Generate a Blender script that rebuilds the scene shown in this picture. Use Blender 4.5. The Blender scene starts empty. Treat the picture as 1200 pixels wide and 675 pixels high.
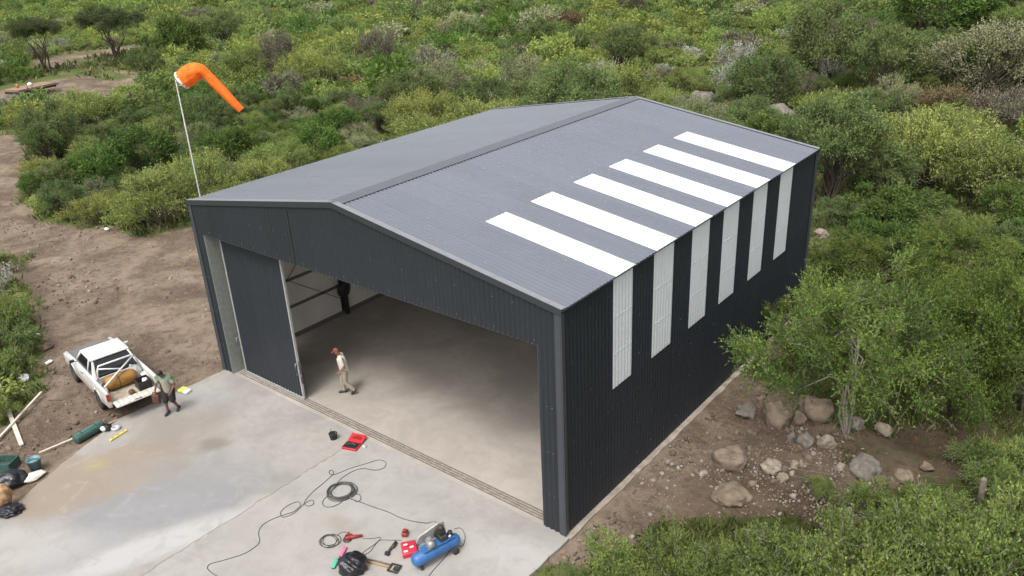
import bpy, bmesh, math, random
import numpy as np
from mathutils import Vector, Matrix
R_ = math.radians
random.seed(5)
S = bpy.context.scene
COL = S.collection

# ------------------------------------------------------------------ camera
CP = np.array([24.6171, -13.1318, 14.1996])
RX, RZ, ROLL, FPX = 1.1504, 0.6948, -0.0498, 952.293
def rotm():
    c, s = math.cos, math.sin
    Rx = np.array([[1,0,0],[0,c(RX),-s(RX)],[0,s(RX),c(RX)]])
    Rz = np.array([[c(RZ),-s(RZ),0],[s(RZ),c(RZ),0],[0,0,1]])
    Rr = np.array([[c(ROLL),-s(ROLL),0],[s(ROLL),c(ROLL),0],[0,0,1]])
    return Rz @ Rx @ Rr
CR = rotm()
cam = bpy.data.cameras.new('camera'); co = bpy.data.objects.new('camera', cam); COL.objects.link(co)
M4 = Matrix([list(CR[0])+[CP[0]], list(CR[1])+[CP[1]], list(CR[2])+[CP[2]], [0,0,0,1]])
co.matrix_world = M4
cam.sensor_width = 36; cam.lens = FPX*36/1200; cam.clip_start = .1; cam.clip_end = 4000
S.camera = co
def proj(P):
    q = (np.asarray(P, float)-CP) @ CR
    d = -q[..., 2]
    dd = np.where(d > .1, d, .1)
    return np.stack([600+FPX*q[..., 0]/dd, 337.5-FPX*q[..., 1]/dd, d], -1)
def ray(u, v): return CR @ np.array([(u-600)/FPX, -(v-337.5)/FPX, -1])
def G(u, v, z=0.):
    d = ray(u, v); t = (z-CP[2])/d[2]; return CP+t*d
def hgt(x, y):
    x = np.asarray(x, float); y = np.asarray(y, float)
    s = (x-15)*.45+(y-16)*.89-5
    hill = .125*np.where(s > 0, np.sqrt(s*s+16)-4, 0)
    hill = np.minimum(hill, 60+0*hill)
    dist = np.hypot(x-7, y-5)
    k = np.clip((dist-24)/20, 0, 1)
    und = k*(.35*np.sin(x*.11+1.3)*np.cos(y*.09)+.2*np.sin(x*.31+y*.23))
    return hill+und*(x < 400)
def GT(u, v):
    d = ray(u, v)
    if d[2] > -.01: d = d.copy(); d[2] = -.01
    t = 5.
    for _ in range(4000):
        p = CP+t*d
        g = float(hgt(p[0], p[1]))
        if p[2] <= g+.01: break
        t += max(.05, (p[2]-g)*.5)
        if t > 600: break
    p = CP+t*d
    return np.array([p[0], p[1], float(hgt(p[0], p[1]))])
# the building
HW, HL, HE, HR = 15.0, 15.85, 6.36, 7.55

# ------------------------------------------------------------------ materials
def lin(r, g, b):
    f = lambda c: (c/255/12.92) if c/255 <= .04045 else ((c/255+.055)/1.055)**2.4
    return (f(r), f(g), f(b))
MATS = {}
def mat(name, col, rough=.6, metal=0., var=.12, scale=6., bump=0., bscale=60., spec=.5, col2=None, mixscale=None):
    if name in MATS: return MATS[name]
    m = bpy.data.materials.new(name); m.use_nodes = True; MATS[name] = m
    nt = m.node_tree; N = nt.nodes; Lk = nt.links
    b = N['Principled BSDF']; b.inputs['Roughness'].default_value = rough; b.inputs['Metallic'].default_value = metal
    b.inputs['Specular IOR Level'].default_value = spec
    tc = N.new('ShaderNodeTexCoord')
    nz = N.new('ShaderNodeTexNoise'); nz.inputs['Scale'].default_value = scale; nz.inputs['Detail'].default_value = 6
    Lk.new(tc.outputs['Object'], nz.inputs['Vector'])
    mx = N.new('ShaderNodeMix'); mx.data_type = 'RGBA'
    c2 = col2 if col2 else tuple(min(1, c*(1+var)) for c in col)
    c1 = col if col2 else tuple(c*(1-var) for c in col)
    mx.inputs['A'].default_value = (*c1, 1); mx.inputs['B'].default_value = (*c2, 1)
    rp = N.new('ShaderNodeMapRange'); rp.inputs[1].default_value = .3; rp.inputs[2].default_value = .7
    Lk.new(nz.outputs['Fac'], rp.inputs[0]); Lk.new(rp.outputs[0], mx.inputs['Factor'])
    Lk.new(mx.outputs['Result'], b.inputs['Base Color'])
    if bump:
        n2 = N.new('ShaderNodeTexNoise'); n2.inputs['Scale'].default_value = bscale; n2.inputs['Detail'].default_value = 4
        Lk.new(tc.outputs['Object'], n2.inputs['Vector'])
        bp = N.new('ShaderNodeBump'); bp.inputs['Strength'].default_value = bump; bp.inputs['Distance'].default_value = .02
        Lk.new(n2.outputs['Fac'], bp.inputs['Height']); Lk.new(bp.outputs['Normal'], b.inputs['Normal'])
    return m

class NT:
    """small node-graph helper"""
    def __init__(s, m): s.nt = m.node_tree; s.N = s.nt.nodes; s.L = s.nt.links
    def node(s, t, **kw):
        n = s.N.new(t)
        for k, v in kw.items(): setattr(n, k, v)
        return n
    def put(s, sock, v):
        if isinstance(v, bpy.types.NodeSocket): s.L.new(v, sock)
        else: sock.default_value = v
    def math(s, op, a, b=0., c=None):
        n = s.node('ShaderNodeMath', operation=op); s.put(n.inputs[0], a); s.put(n.inputs[1], b)
        if c is not None: s.put(n.inputs[2], c)
        return n.outputs[0]
    def mix(s, f, a, b):
        n = s.node('ShaderNodeMix', data_type='RGBA'); s.put(n.inputs['Factor'], f)
        s.put(n.inputs['A'], (*a, 1) if isinstance(a, tuple) else a); s.put(n.inputs['B'], (*b, 1) if isinstance(b, tuple) else b)
        return n.outputs['Result']
    def noise(s, vec, scale, detail=5, rough=.55, dist=0.):
        n = s.node('ShaderNodeTexNoise'); n.inputs['Scale'].default_value = scale; n.inputs['Detail'].default_value = detail
        n.inputs['Roughness'].default_value = rough; n.inputs['Distortion'].default_value = dist
        s.L.new(vec, n.inputs['Vector']); return n.outputs['Fac']
    def ramp(s, v, a, b, lo=0., hi=1.):
        n = s.node('ShaderNodeMapRange', clamp=True); n.interpolation_type = 'SMOOTHSTEP'
        s.put(n.inputs[0], v); n.inputs[1].default_value = a; n.inputs[2].default_value = b
        n.inputs[3].default_value = lo; n.inputs[4].default_value = hi; return n.outputs[0]
    def bump(s, h, strength, dist):
        n = s.node('ShaderNodeBump'); n.inputs['Strength'].default_value = strength; n.inputs['Distance'].default_value = dist
        s.L.new(h, n.inputs['Height']); return n.outputs['Normal']
def newmat(name):
    m = bpy.data.materials.new(name); m.use_nodes = True
    g = NT(m); b = g.N['Principled BSDF']; return m, g, b

# ------------------------------------------------------------------ mesh builder
class MB:
    def __init__(s): s.v = []; s.f = []; s.sm = []
    def add(s, vs, fs, smooth=False, M=None):
        o = len(s.v)
        for p in vs:
            p = Vector(p)
            s.v.append(tuple(M @ p if M else p))
        for f in fs: s.f.append(tuple(i+o for i in f)); s.sm.append(smooth)
        return s
    def box(s, c, d, M=None, bev=0.):
        x, y, z = [k/2 for k in d]; cx, cy, cz = c
        if bev <= 0:
            vs = [(cx+a*x, cy+b*y, cz+e*z) for a in (-1,1) for b in (-1,1) for e in (-1,1)]
            fs = [(0,1,3,2),(4,6,7,5),(0,4,5,1),(2,3,7,6),(0,2,6,4),(1,5,7,3)]
            return s.add(vs, fs, False, M)
        bm = bmesh.new(); bmesh.ops.create_cube(bm, size=1)
        for v in bm.verts: v.co = Vector((cx+v.co.x*d[0], cy+v.co.y*d[1], cz+v.co.z*d[2]))
        bmesh.ops.bevel(bm, geom=bm.edges[:], offset=min(bev, min(d)*.45), segments=2, affect='EDGES', profile=.6)
        return s.bm(bm, M, True)
    def bm(s, bm, M=None, smooth=False):
        bm.verts.index_update()
        s.add([v.co.copy() for v in bm.verts], [[v.index for v in f.verts] for f in bm.faces], smooth, M); bm.free(); return s
    def tube(s, pts, r, n=8, M=None, cap=True, smooth=True):
        pts = [Vector(p) for p in pts]; k = len(pts)
        rs = r if isinstance(r, (list, tuple)) else [r]*k
        vs = []; fs = []; ref = None
        for i, p in enumerate(pts):
            t = (pts[min(i+1, k-1)]-pts[max(i-1, 0)])
            t = t.normalized() if t.length > 1e-9 else Vector((0,0,1))
            if ref is None:
                ref = Vector((0,0,1)) if abs(t.z) < .9 else Vector((1,0,0))
            a = t.cross(ref)
            if a.length < 1e-6: a = t.orthogonal()
            a.normalize(); b = t.cross(a).normalized(); ref = b.cross(t) if False else ref
            for j in range(n):
                w = 2*math.pi*j/n
                vs.append(p+(a*math.cos(w)+b*math.sin(w))*rs[i])
        for i in range(k-1):
            for j in range(n):
                fs.append((i*n+j, i*n+(j+1) % n, (i+1)*n+(j+1) % n, (i+1)*n+j))
        if cap: fs.append(tuple(range(n-1, -1, -1))); fs.append(tuple((k-1)*n+j for j in range(n)))
        return s.add(vs, fs, smooth, M)
    def lathe(s, prof, n=20, M=None, smooth=True):
        vs = []; fs = []; k = len(prof)
        for (r, z) in prof:
            for j in range(n):
                w = 2*math.pi*j/n; vs.append((r*math.cos(w), r*math.sin(w), z))
        for i in range(k-1):
            for j in range(n): fs.append((i*n+j, i*n+(j+1) % n, (i+1)*n+(j+1) % n, (i+1)*n+j))
        fs.append(tuple(range(n-1, -1, -1))); fs.append(tuple((k-1)*n+j for j in range(n)))
        return s.add(vs, fs, smooth, M)
    def prism(s, poly, h0, h1, M=None):
        """poly of (x,z); extruded along y from h0 to h1"""
        n = len(poly)
        vs = [(x, h0, z) for x, z in poly]+[(x, h1, z) for x, z in poly]
        fs = [tuple(range(n)), tuple(range(2*n-1, n-1, -1))]
        for i in range(n): j = (i+1) % n; fs.append((i, i+n, j+n, j))
        return s.add(vs, fs, False, M)
    def quad(s, a, b, c, d, M=None): return s.add([a,b,c,d], [(0,1,2,3)], False, M)
    def sheet(s, pts4, th, M=None):
        """four-corner sheet with thickness along its normal"""
        a, b, c, d = [Vector(p) for p in pts4]; n = (b-a).cross(d-a).normalized()*th
        return s.add([a,b,c,d,a-n,b-n,c-n,d-n], [(0,1,2,3),(7,6,5,4),(0,4,5,1),(1,5,6,2),(2,6,7,3),(3,7,4,0)], False, M)
    def build(s, name, m, parent=None, loc=None, fix=True):
        me = bpy.data.meshes.new(name); me.from_pydata(s.v, [], s.f)
        me.polygons.foreach_set('use_smooth', s.sm)
        if fix:
            bm = bmesh.new(); bm.from_mesh(me); bmesh.ops.recalc_face_normals(bm, faces=bm.faces[:]); bm.to_mesh(me); bm.free()
        me.materials.append(m); me.update()
        o = bpy.data.objects.new(name, me); COL.objects.link(o)
        if parent: o.parent = parent
        if loc is not None: o.location = loc
        return o
def empty(name, loc=(0,0,0), rz=0., sc=None):
    o = bpy.data.objects.new(name, None); COL.objects.link(o); o.location = tuple(float(a) for a in loc); o.rotation_euler.z = rz
    o.empty_display_size = .3
    if sc: o.scale = (sc, sc, sc)
    return o
def tag(o, label=None, cat=None, group=None, kind=None):
    if label: o['label'] = label
    if cat: o['category'] = cat
    if group: o['group'] = group
    if kind: o['kind'] = kind
    return o
def RM(ax, deg): return Matrix.Rotation(R_(deg), 4, ax)
def T(x, y, z): return Matrix.Translation((x, y, z))
def npmesh(name, V, F, m, rnd=None, parent=None, smooth=False, link=True):
    """V (n,3), F (k,4) or (k,3) numpy"""
    me = bpy.data.meshes.new(name); k = F.shape[1]
    me.vertices.add(len(V)); me.vertices.foreach_set('co', np.ascontiguousarray(V, np.float32).ravel())
    me.loops.add(F.size); me.loops.foreach_set('vertex_index', np.ascontiguousarray(F, np.int32).ravel())
    me.polygons.add(len(F)); me.polygons.foreach_set('loop_start', np.arange(0, F.size, k, dtype=np.int32))
    me.polygons.foreach_set('loop_total', np.full(len(F), k, np.int32))
    if smooth: me.polygons.foreach_set('use_smooth', np.ones(len(F), bool))
    if rnd is not None:
        if rnd.ndim == 1:
            a = me.attributes.new('rnd', 'FLOAT', 'FACE'); a.data.foreach_set('value', rnd.astype(np.float32))
        else:
            a = me.attributes.new('leafcol', 'FLOAT_COLOR', 'FACE')
            a.data.foreach_set('color', np.concatenate([rnd, np.ones((len(rnd), 1))], 1).astype(np.float32).ravel())
    me.update(calc_edges=True); me.validate()
    me.materials.append(m)
    o = bpy.data.objects.new(name, me)
    if link: COL.objects.link(o)
    if parent: o.parent = parent
    return o

# ------------------------------------------------------------------ light
EXPO = .76
w = bpy.data.worlds.new('World'); S.world = w; w.use_nodes = True
g = NT(w); bg = g.N['Background']
SUN_EL, SUN_AZ = R_(60), R_(168)        # azimuth the light comes from, clockwise from +y
sky = g.node('ShaderNodeTexSky', sky_type='NISHITA'); sky.sun_disc = False
sky.sun_elevation = SUN_EL; sky.sun_rotation = SUN_AZ; sky.air_density = 1.; sky.dust_density = 6.; sky.ozone_density = 1.
hs = g.node('ShaderNodeHueSaturation'); hs.inputs['Saturation'].default_value = .22
g.L.new(sky.outputs[0], hs.inputs['Color']); g.L.new(hs.outputs[0], bg.inputs[0]); bg.inputs[1].default_value = .15
sl = bpy.data.lights.new('sun', 'SUN'); sl.energy = .85; sl.angle = R_(14); sl.color = (1, .965, .91)
so = bpy.data.objects.new('sun', sl); COL.objects.link(so)
sd = Vector((math.sin(SUN_AZ)*math.cos(SUN_EL), math.cos(SUN_AZ)*math.cos(SUN_EL), math.sin(SUN_EL)))
so.rotation_euler = sd.to_track_quat('Z', 'Y').to_euler(); so.location = (0, 0, 40)
S.view_settings.view_transform = 'Standard'; S.view_settings.look = 'None'; S.view_settings.gamma = 1
S.view_settings.exposure = EXPO; S.view_settings.use_curve_mapping = False
S.cycles.max_bounces = 6; S.cycles.diffuse_bounces = 4; S.cycles.transparent_max_bounces = 8
S.cycles.use_denoising = True

# ------------------------------------------------------------------ polygons on the ground (world xy)
def wp(px): return np.array([G(u, v)[:2] for u, v in px])
def inpoly(P, poly):
    x, y = P[..., 0], P[..., 1]; r = np.zeros(x.shape, bool); n = len(poly)
    for i in range(n):
        x0, y0 = poly[i]; x1, y1 = poly[(i+1) % n]
        c = (y0 > y) != (y1 > y)
        with np.errstate(divide='ignore', invalid='ignore'):
            xi = (x1-x0)*(y-y0)/(y1-y0+1e-12)+x0
        r ^= c & (x < xi)
    return r
D_YARD = wp([(275,436),(268,300),(225,262),(160,276),(110,265),(60,262),(24,238),(20,205),(38,163),(0,158),(-60,150),(-60,300),(0,318),(22,332),(38,365),(44,415),(52,450),(40,462),(22,480),(12,500),(-40,520),(-60,640),(0,675),(60,590),(200,464)])
D_TRAIL = wp([(-30,128),(28,122),(80,119),(140,110),(152,99),(112,92),(60,94),(10,104),(-30,108)])
D_PATH = wp([(32,76),(60,66),(110,58),(182,49),(184,54),(120,64),(72,75),(42,83)])
D_PATCH = wp([(138,109),(192,99),(188,88),(152,80),(132,90)])
D_RIGHT = wp([(600,690),(640,665),(690,668),(735,640),(768,606),(850,604),(930,600),(985,622),(1010,600),(1003,565),(985,530),(1000,500),(965,466),(905,452),(880,438),(900,405),(930,376),(940,350),(900,370),(660,610)])
D_UNDER = wp([(985,500),(1150,488),(1165,528),(1110,572),(1005,575)])
CLEAR = wp([(36,88),(56,64),(195,45),(198,57),(155,76),(134,92),(156,101),(140,112),(80,121),(-10,126),(-10,104),(52,95)])
HANG = np.array([[-.4,-.5],[15.6,-.5],[15.6,16.6],[-.4,16.6]])
APRON = np.array([[0.0,0.0],[-.07,-2.1],[-.05,-3.9],[.93,-6.32],[1.9,-8.2],[5.2,-14],[15.14,-14],[15.14,-.9],[15.0,-.01]])
rngG = np.random.default_rng(3)
def fbm2(x, y, sc, seed=0):
    r = np.random.default_rng(seed); o = np.zeros(np.shape(x))
    for k in range(5):
        for _ in range(3):
            a = r.uniform(0, 2*np.pi); ph = r.uniform(0, 6.28); f = sc*2**k*r.uniform(.8, 1.2)
            o = o+np.sin((x*np.cos(a)+y*np.sin(a))*f+ph)*.5**k/3
    return o
def dirt_at(x, y):
    x = np.asarray(x, float); y = np.asarray(y, float)
    d = np.hypot(x-CP[0], y-CP[1]); am = np.clip(d*.012, .12, 1.2)
    P = np.stack([x+am*fbm2(x, y, 1.3, 1), y+am*fbm2(x, y, 1.3, 2)], -1)
    r = np.zeros(x.shape)
    for pl in (D_YARD, D_TRAIL, D_PATH, D_PATCH, D_RIGHT): r = np.maximum(r, inpoly(P, pl)*1.)
    r = np.maximum(r, inpoly(P, D_UNDER)*.55)
    r = np.maximum(r, inpoly(np.stack([x, y], -1), HANG)*1.)
    return r

# ------------------------------------------------------------------ terrain
def axis(lo, hi, fine0, fine1, step):
    a = list(np.arange(fine0, fine1+1e-6, step)); s = step; p = fine1
    while p < hi: s *= 1.12; p += s; a.append(p)
    s = step; p = fine0; b = []
    while p > lo: s *= 1.12; p -= s; b.append(p)
    return np.array(b[::-1]+a)
xs = axis(-1800, 1800, -34, 32, .3); ys = axis(-600, 1800, -12, 40, .3)
X, Y = np.meshgrid(xs, ys, indexing='ij')
DM = dirt_at(X, Y)
near = np.clip(1-np.hypot(X-2, Y-2)/70, 0, 1)
Z = hgt(X, Y)-.07+near*DM*(.035*fbm2(X, Y, 1.1, 7)+.02*fbm2(X, Y, 4., 8))+near*(1-DM)*.05*fbm2(X, Y, .9, 9)
# wheel ruts and heaps of the yard
rut = np.exp(-((Y-(-1.5+.32*(X+5)+2.6*np.sin(X*.16)))**2)/.18)*((X < -2) & (X > -30))
Z -= .04*rut*DM
hp = fbm2(X, Y, .55, 12); Z += near*DM*np.clip(hp-.15, 0, 1)*.10*((X < -1.5) | (X > 16.2))
inner = inpoly(np.stack([X, Y], -1), np.array([[-.5,-14],[15.4,-14],[15.4,16.2],[-.5,16.2]]))
Z = np.where(inner, np.minimum(Z, -.06), Z)
Z = np.where((np.abs(X-15.2) < 1.0) & (Y > -3) & (Y < 17), np.minimum(Z, -.05), Z)
n0, n1 = X.shape
V = np.stack([X, Y, Z], -1).reshape(-1, 3)
idx = np.arange(n0*n1).reshape(n0, n1)
F = np.stack([idx[:-1, :-1], idx[1:, :-1], idx[1:, 1:], idx[:-1, 1:]], -1).reshape(-1, 4)
gm, g, b = newmat('ground_soil')
tc = g.node('ShaderNodeTexCoord'); ob = tc.outputs['Object']
at = g.node('ShaderNodeAttribute', attribute_name='dirt')
nA = g.noise(ob, .35, 6, .6, .4); nB = g.noise(ob, 2.2, 7, .65, .3); nC = g.noise(ob, 14, 5, .7); nD = g.noise(ob, 60, 3, .7)
d1 = g.mix(g.ramp(nA, .36, .66), (.105,.074,.052), (.262,.202,.149))
d2 = g.mix(g.math('MULTIPLY', g.ramp(nB, .42, .72), .7), d1, (0.065,0.043,0.030))
d2 = g.mix(g.math('MULTIPLY', g.ramp(g.noise(ob, 4., 9, .8, 0.), .5, .68), .6), d2, (0.274,0.220,0.171))
d2 = g.mix(g.math('MULTIPLY', g.ramp(g.noise(ob, 7., 9, .85, 0.), .52, .66), .7), d2, (0.046,0.032,0.024))
d3 = g.mix(g.math('MULTIPLY', g.ramp(nC, .5, .75), .55), d2, (0.274,0.217,0.167))
nE = g.noise(ob, 26, 6, .85); d3 = g.mix(g.math('MULTIPLY', g.ramp(nE, .52, .62), .65), d3, (.055,.040,.029)); d3 = g.mix(g.math('MULTIPLY', g.ramp(nE, .46, .38), .5), d3, (.27,.215,.165))
d4 = g.mix(g.math('MULTIPLY', g.ramp(nD, .58, .68), .8), d3, (0.319,0.274,0.228))
g1 = g.mix(g.ramp(nA, .35, .65), (.075,.10,.028), (.12,.135,.045))
g2 = g.mix(g.math('MULTIPLY', g.ramp(nB, .48, .7), .7), g1, (.10,.082,.05))
g3 = g.mix(g.math('MULTIPLY', g.ramp(nC, .5, .75), .5), g2, (.12,.14,.05))
msk = g.math('ADD', at.outputs['Fac'], g.math('MULTIPLY', g.math('SUBTRACT', nB, .5), .9))
cc = g.mix(g.ramp(msk, .38, .58), g3, d4)
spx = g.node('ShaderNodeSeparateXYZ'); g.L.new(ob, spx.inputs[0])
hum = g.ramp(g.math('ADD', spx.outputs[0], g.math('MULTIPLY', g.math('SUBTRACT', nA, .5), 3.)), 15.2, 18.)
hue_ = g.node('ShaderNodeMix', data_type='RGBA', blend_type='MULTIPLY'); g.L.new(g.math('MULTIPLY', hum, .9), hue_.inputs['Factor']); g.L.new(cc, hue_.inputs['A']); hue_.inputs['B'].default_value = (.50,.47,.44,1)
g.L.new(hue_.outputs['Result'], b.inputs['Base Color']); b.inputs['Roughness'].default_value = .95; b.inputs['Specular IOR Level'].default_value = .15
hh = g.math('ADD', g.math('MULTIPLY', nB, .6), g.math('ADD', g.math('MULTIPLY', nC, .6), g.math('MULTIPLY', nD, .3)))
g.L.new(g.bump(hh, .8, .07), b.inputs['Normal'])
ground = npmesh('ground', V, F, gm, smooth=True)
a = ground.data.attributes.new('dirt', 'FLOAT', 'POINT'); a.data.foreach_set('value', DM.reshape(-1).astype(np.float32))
tag(ground, kind='structure')

# ------------------------------------------------------------------ concrete
def concrete(name, base, stains=True, inside=False):
    m, g, b = newmat(name)
    tc = g.node('ShaderNodeTexCoord'); ob = tc.outputs['Object']
    n1 = g.noise(ob, .45, 6, .6, .6); n2 = g.noise(ob, 2.5, 7, .65, .4); n3 = g.noise(ob, 30, 4, .7); n4 = g.noise(ob, 1.1, 8, .72, 1.2)
    c = g.mix(g.ramp(n1, .35, .65), tuple(k*.86 for k in base), tuple(min(.9, k*1.1) for k in base))
    c = g.mix(g.math('MULTIPLY', g.ramp(n2, .45, .7), .45), c, tuple(k*.8 for k in base))
    c = g.mix(g.math('MULTIPLY', g.ramp(n3, .5, .8), .25), c, tuple(k*1.15 for k in base))
    c0 = c
    if stains:
        sp = g.node('ShaderNodeSeparateXYZ'); g.L.new(ob, sp.inputs[0])
        def blob(cx, cy, rx, ry, ang, soft, jit=1.1):
            ca, sa = math.cos(ang), math.sin(ang)
            dx = g.math('SUBTRACT', sp.outputs[0], cx); dy = g.math('SUBTRACT', sp.outputs[1], cy)
            u = g.math('ADD', g.math('MULTIPLY', dx, ca/rx), g.math('MULTIPLY', dy, sa/rx))
            v = g.math('ADD', g.math('MULTIPLY', dx, -sa/ry), g.math('MULTIPLY', dy, ca/ry))
            r = g.math('SQRT', g.math('ADD', g.math('MULTIPLY', u, u), g.math('MULTIPLY', v, v)))
            r = g.math('ADD', r, g.math('MULTIPLY', g.math('SUBTRACT', n1, .5), jit))
            r = g.math('ADD', r, g.math('MULTIPLY', g.math('SUBTRACT', n2, .5), .5))
            return g.ramp(r, 1-soft, 1+soft, 1, 0)
        for (bx, col, k) in BLOBS[stains]:
            c = g.mix(g.math('MULTIPLY', blob(*bx), k), c, col)
        c = g.mix(g.math('MULTIPLY', g.ramp(n4, .5, .62), .22), c, (.20,.185,.165)); c = g.mix(g.math('MULTIPLY', g.ramp(n4, .46, .36), .25), c, (.36,.345,.32))
        st = g.noise(ob, 9, 8, .8, 2.)
        c = g.mix(g.math('MULTIPLY', g.ramp(st, .62, .72), .25), c, (.40,.385,.36))
        c = g.mix(g.math('MULTIPLY', g.ramp(g.noise(ob, 5, 8, .75, 1.), .66, .74), .3), c, (.2,.19,.175))
    g.L.new(c, b.inputs['Base Color']); b.inputs['Roughness'].default_value = .8 if not inside else .7
    b.inputs['Specular IOR Level'].default_value = .3
    g.L.new(g.bump(g.math('ADD', n3, n2), .25, .01), b.inputs['Normal'])
    return m
def gb(u, v): q = G(u, v); return float(q[0]), float(q[1])
BLOBS = {'left': [
    ((*gb(120,560), 2.6, 1.5, .9, .16), (0.251,0.194,0.137), .7),
    ((*gb(215,505), 1.5, 1.1, .4, .45), (0.228,0.190,0.156), .55),
    ((*gb(190,590), 2.4, 1.1, .9, .25), (0.209,0.213,0.224), .75),
    ((*gb(235,555), 2.2, 1.1, .6, .5), (0.228,0.224,0.222), .6),
    ((*gb(95,650), 1.3, 1.0, .9, .5), (0.281,0.281,0.285), .6),
    ((*gb(180,640), 2.4, .5, 1.2, .5), (0.395,0.388,0.380), .8),
    ((*gb(20,640), 1.6, .8, .6, .5), (0.380,0.365,0.346), .5),
    ((*gb(250,520), .45, .3, .6, .6), (0.152,0.125,0.103), .6),
    ((*gb(115,545), .35, .25, .6, .6), (0.289,0.251,0.129), .6),
    ((*gb(245,465), .9, .4, .6, .6), (0.274,0.281,0.289), .5)],
 'right': [
    ((*gb(440,570), 2.2, 1.6, .4, .5), (0.334,0.323,0.312), .5),
    ((*gb(500,540), 1.8, .5, .6, .5), (0.350,0.327,0.304), .4),
    ((*gb(330,640), 1.6, 2.0, .4, .5), (0.319,0.300,0.281), .5),
    ((*gb(400,615), .5, .3, .2, .6), (0.251,0.220,0.190), .6),
    ((*gb(600,650), 1.6, .6, .2, .6), (0.365,0.353,0.342), .6)]}
m_ap1 = concrete('concrete_left', (.285,.268,.248), 'left'); m_ap2 = concrete('concrete_right', (.300,.285,.264), 'right')
def slab(name, poly, z0, z1, m, jag=()):
    mb = MB(); n = len(poly)
    mb.add([(x, y, z1) for x, y in poly]+[(x, y, z0) for x, y in poly],
           [tuple(range(n)), tuple(range(2*n-1, n-1, -1))]+[(i, i+n, (i+1) % n+n, (i+1) % n) for i in range(n)])
    o = mb.build(name, m); return tag(o, kind='structure')
rj = random.Random(4)
def jag(p0, p1, n, amp):
    out = []
    for i in range(n+1):
        t = i/n; x = p0[0]+(p1[0]-p0[0])*t; y = p0[1]+(p1[1]-p0[1])*t
        d = Vector((p1[1]-p0[1], p0[0]-p1[0])).normalized()*rj.uniform(-amp, amp)
        out.append((x+d.x, y+d.y))
    return out
left_edge = jag((.0,-.0), (-.05,-3.9), 14, .025)+jag((-.05,-3.9), (.93,-6.3), 12, .03)[1:]+jag((.93,-6.3), (1.95,-8.25), 10, .04)[1:]+[(5.2,-14)]
jl = [(7.4,-14)]+jag((7.4,-12), (7.36,-.02), 60, .035)
slab('concrete_apron', left_edge+jl, -.16, 0., m_ap1)
jr = [(7.43,-.02)]+jag((7.43,-.1), (7.44,-12), 60, .02)+[(7.44,-14)]
slab('concrete_apron', jr+[(15.14,-14)]+jag((15.14,-12), (15.14,-.02), 30, .03), -.16, .004, m_ap2)
slab('joint_filler', [(7.3,-14),(7.5,-14),(7.5,-.05),(7.3,-.05)], -.2, -.012, mat('joint_dirt', (.30,.275,.245), .9, var=.3, scale=5))
m_fl = concrete('concrete_floor', (.345,.31,.275), False, True)
o = slab('hangar_floor', [(.02,-.02),(14.98,-.02),(14.98,15.8),(.02,15.8)], -.15, .006, m_fl)
m_ft = mat('footing_concrete', (.30,.255,.21), .9, var=.3, scale=3, bump=.4)
slab('footing_strip', [(15.02,-.0)]+jag((15.19,-.0),(15.2,15.9),40,.03)+[(15.02,15.9)], -.2, -.02, m_ft)
slab('footing_strip', [(-.15,.1),(-.02,.1),(-.02,15.9),(-.15,15.9)], -.2, -.03, m_ft)

# ------------------------------------------------------------------ hangar
def sheetmat(name, col, rough, spec=.5, seam=1.0, axis_i=1, dots=True, metal=0.):
    m, g, b = newmat(name)
    tc = g.node('ShaderNodeTexCoord'); ob = tc.outputs['Object']
    sp = g.node('ShaderNodeSeparateXYZ'); g.L.new(ob, sp.inputs[0])
    # each sheet its own slight tone
    fl = g.math('FLOOR', g.math('DIVIDE', sp.outputs[axis_i], seam))
    wn = g.node('ShaderNodeTexWhiteNoise', noise_dimensions='1D'); g.L.new(fl, wn.inputs['W'])
    n1 = g.noise(ob, .6, 5, .6); n2 = g.noise(ob, 7, 6, .7)
    c = g.mix(wn.outputs['Value'], tuple(k*.94 for k in col), tuple(k*1.06 for k in col))
    c = g.mix(g.math('MULTIPLY', g.ramp(n1, .35, .7), .3), c, tuple(k*1.25 for k in col))
    c = g.mix(g.math('MULTIPLY', g.ramp(n2, .55, .8), .12), c, (.25,.24,.23))
    # lap line between sheets
    fr = g.math('FRACT', g.math('DIVIDE', sp.outputs[axis_i], seam))
    c = g.mix(g.math('MULTIPLY', g.ramp(fr, .0, .02, 1, 0), .55), c, tuple(k*.45 for k in col))
    g.L.new(c, b.inputs['Base Color'])
    b.inputs['Specular IOR Level'].default_value = spec; b.inputs['Metallic'].default_value = metal
    r = g.math('ADD', g.math('MULTIPLY', n2, .15), rough-.07); g.L.new(r, b.inputs['Roughness'])
    return m
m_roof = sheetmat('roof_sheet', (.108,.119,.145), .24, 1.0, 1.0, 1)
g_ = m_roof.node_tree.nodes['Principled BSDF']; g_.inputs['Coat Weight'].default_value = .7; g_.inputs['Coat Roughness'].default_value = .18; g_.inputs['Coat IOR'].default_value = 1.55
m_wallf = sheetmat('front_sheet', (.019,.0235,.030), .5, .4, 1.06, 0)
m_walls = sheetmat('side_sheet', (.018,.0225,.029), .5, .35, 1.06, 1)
m_trim = mat('trim_metal', (.055,.062,.072), .4, var=.08)
m_ridge = mat('ridge_metal', (.10,.106,.122), .35, var=.08)
m_fascia = mat('fascia_trim', (.028,.033,.040), .45, var=.08)
m_rake_lit = mat('rake_trim', (.20,.205,.22), .4, var=.08)  # paler copy of the fascia trim, sky light on the top flange painted in
m_galv = mat('galvanised', (.30,.315,.29), .45, .35, var=.12, scale=9)
m_sky1 = mat('skylight_sheet', (.80,.81,.81), .45, var=.03, scale=1.5)
m_sky2 = mat('skylight_sheet_wall', (.80,.835,.86), .45, var=.03, scale=1.2)
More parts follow.
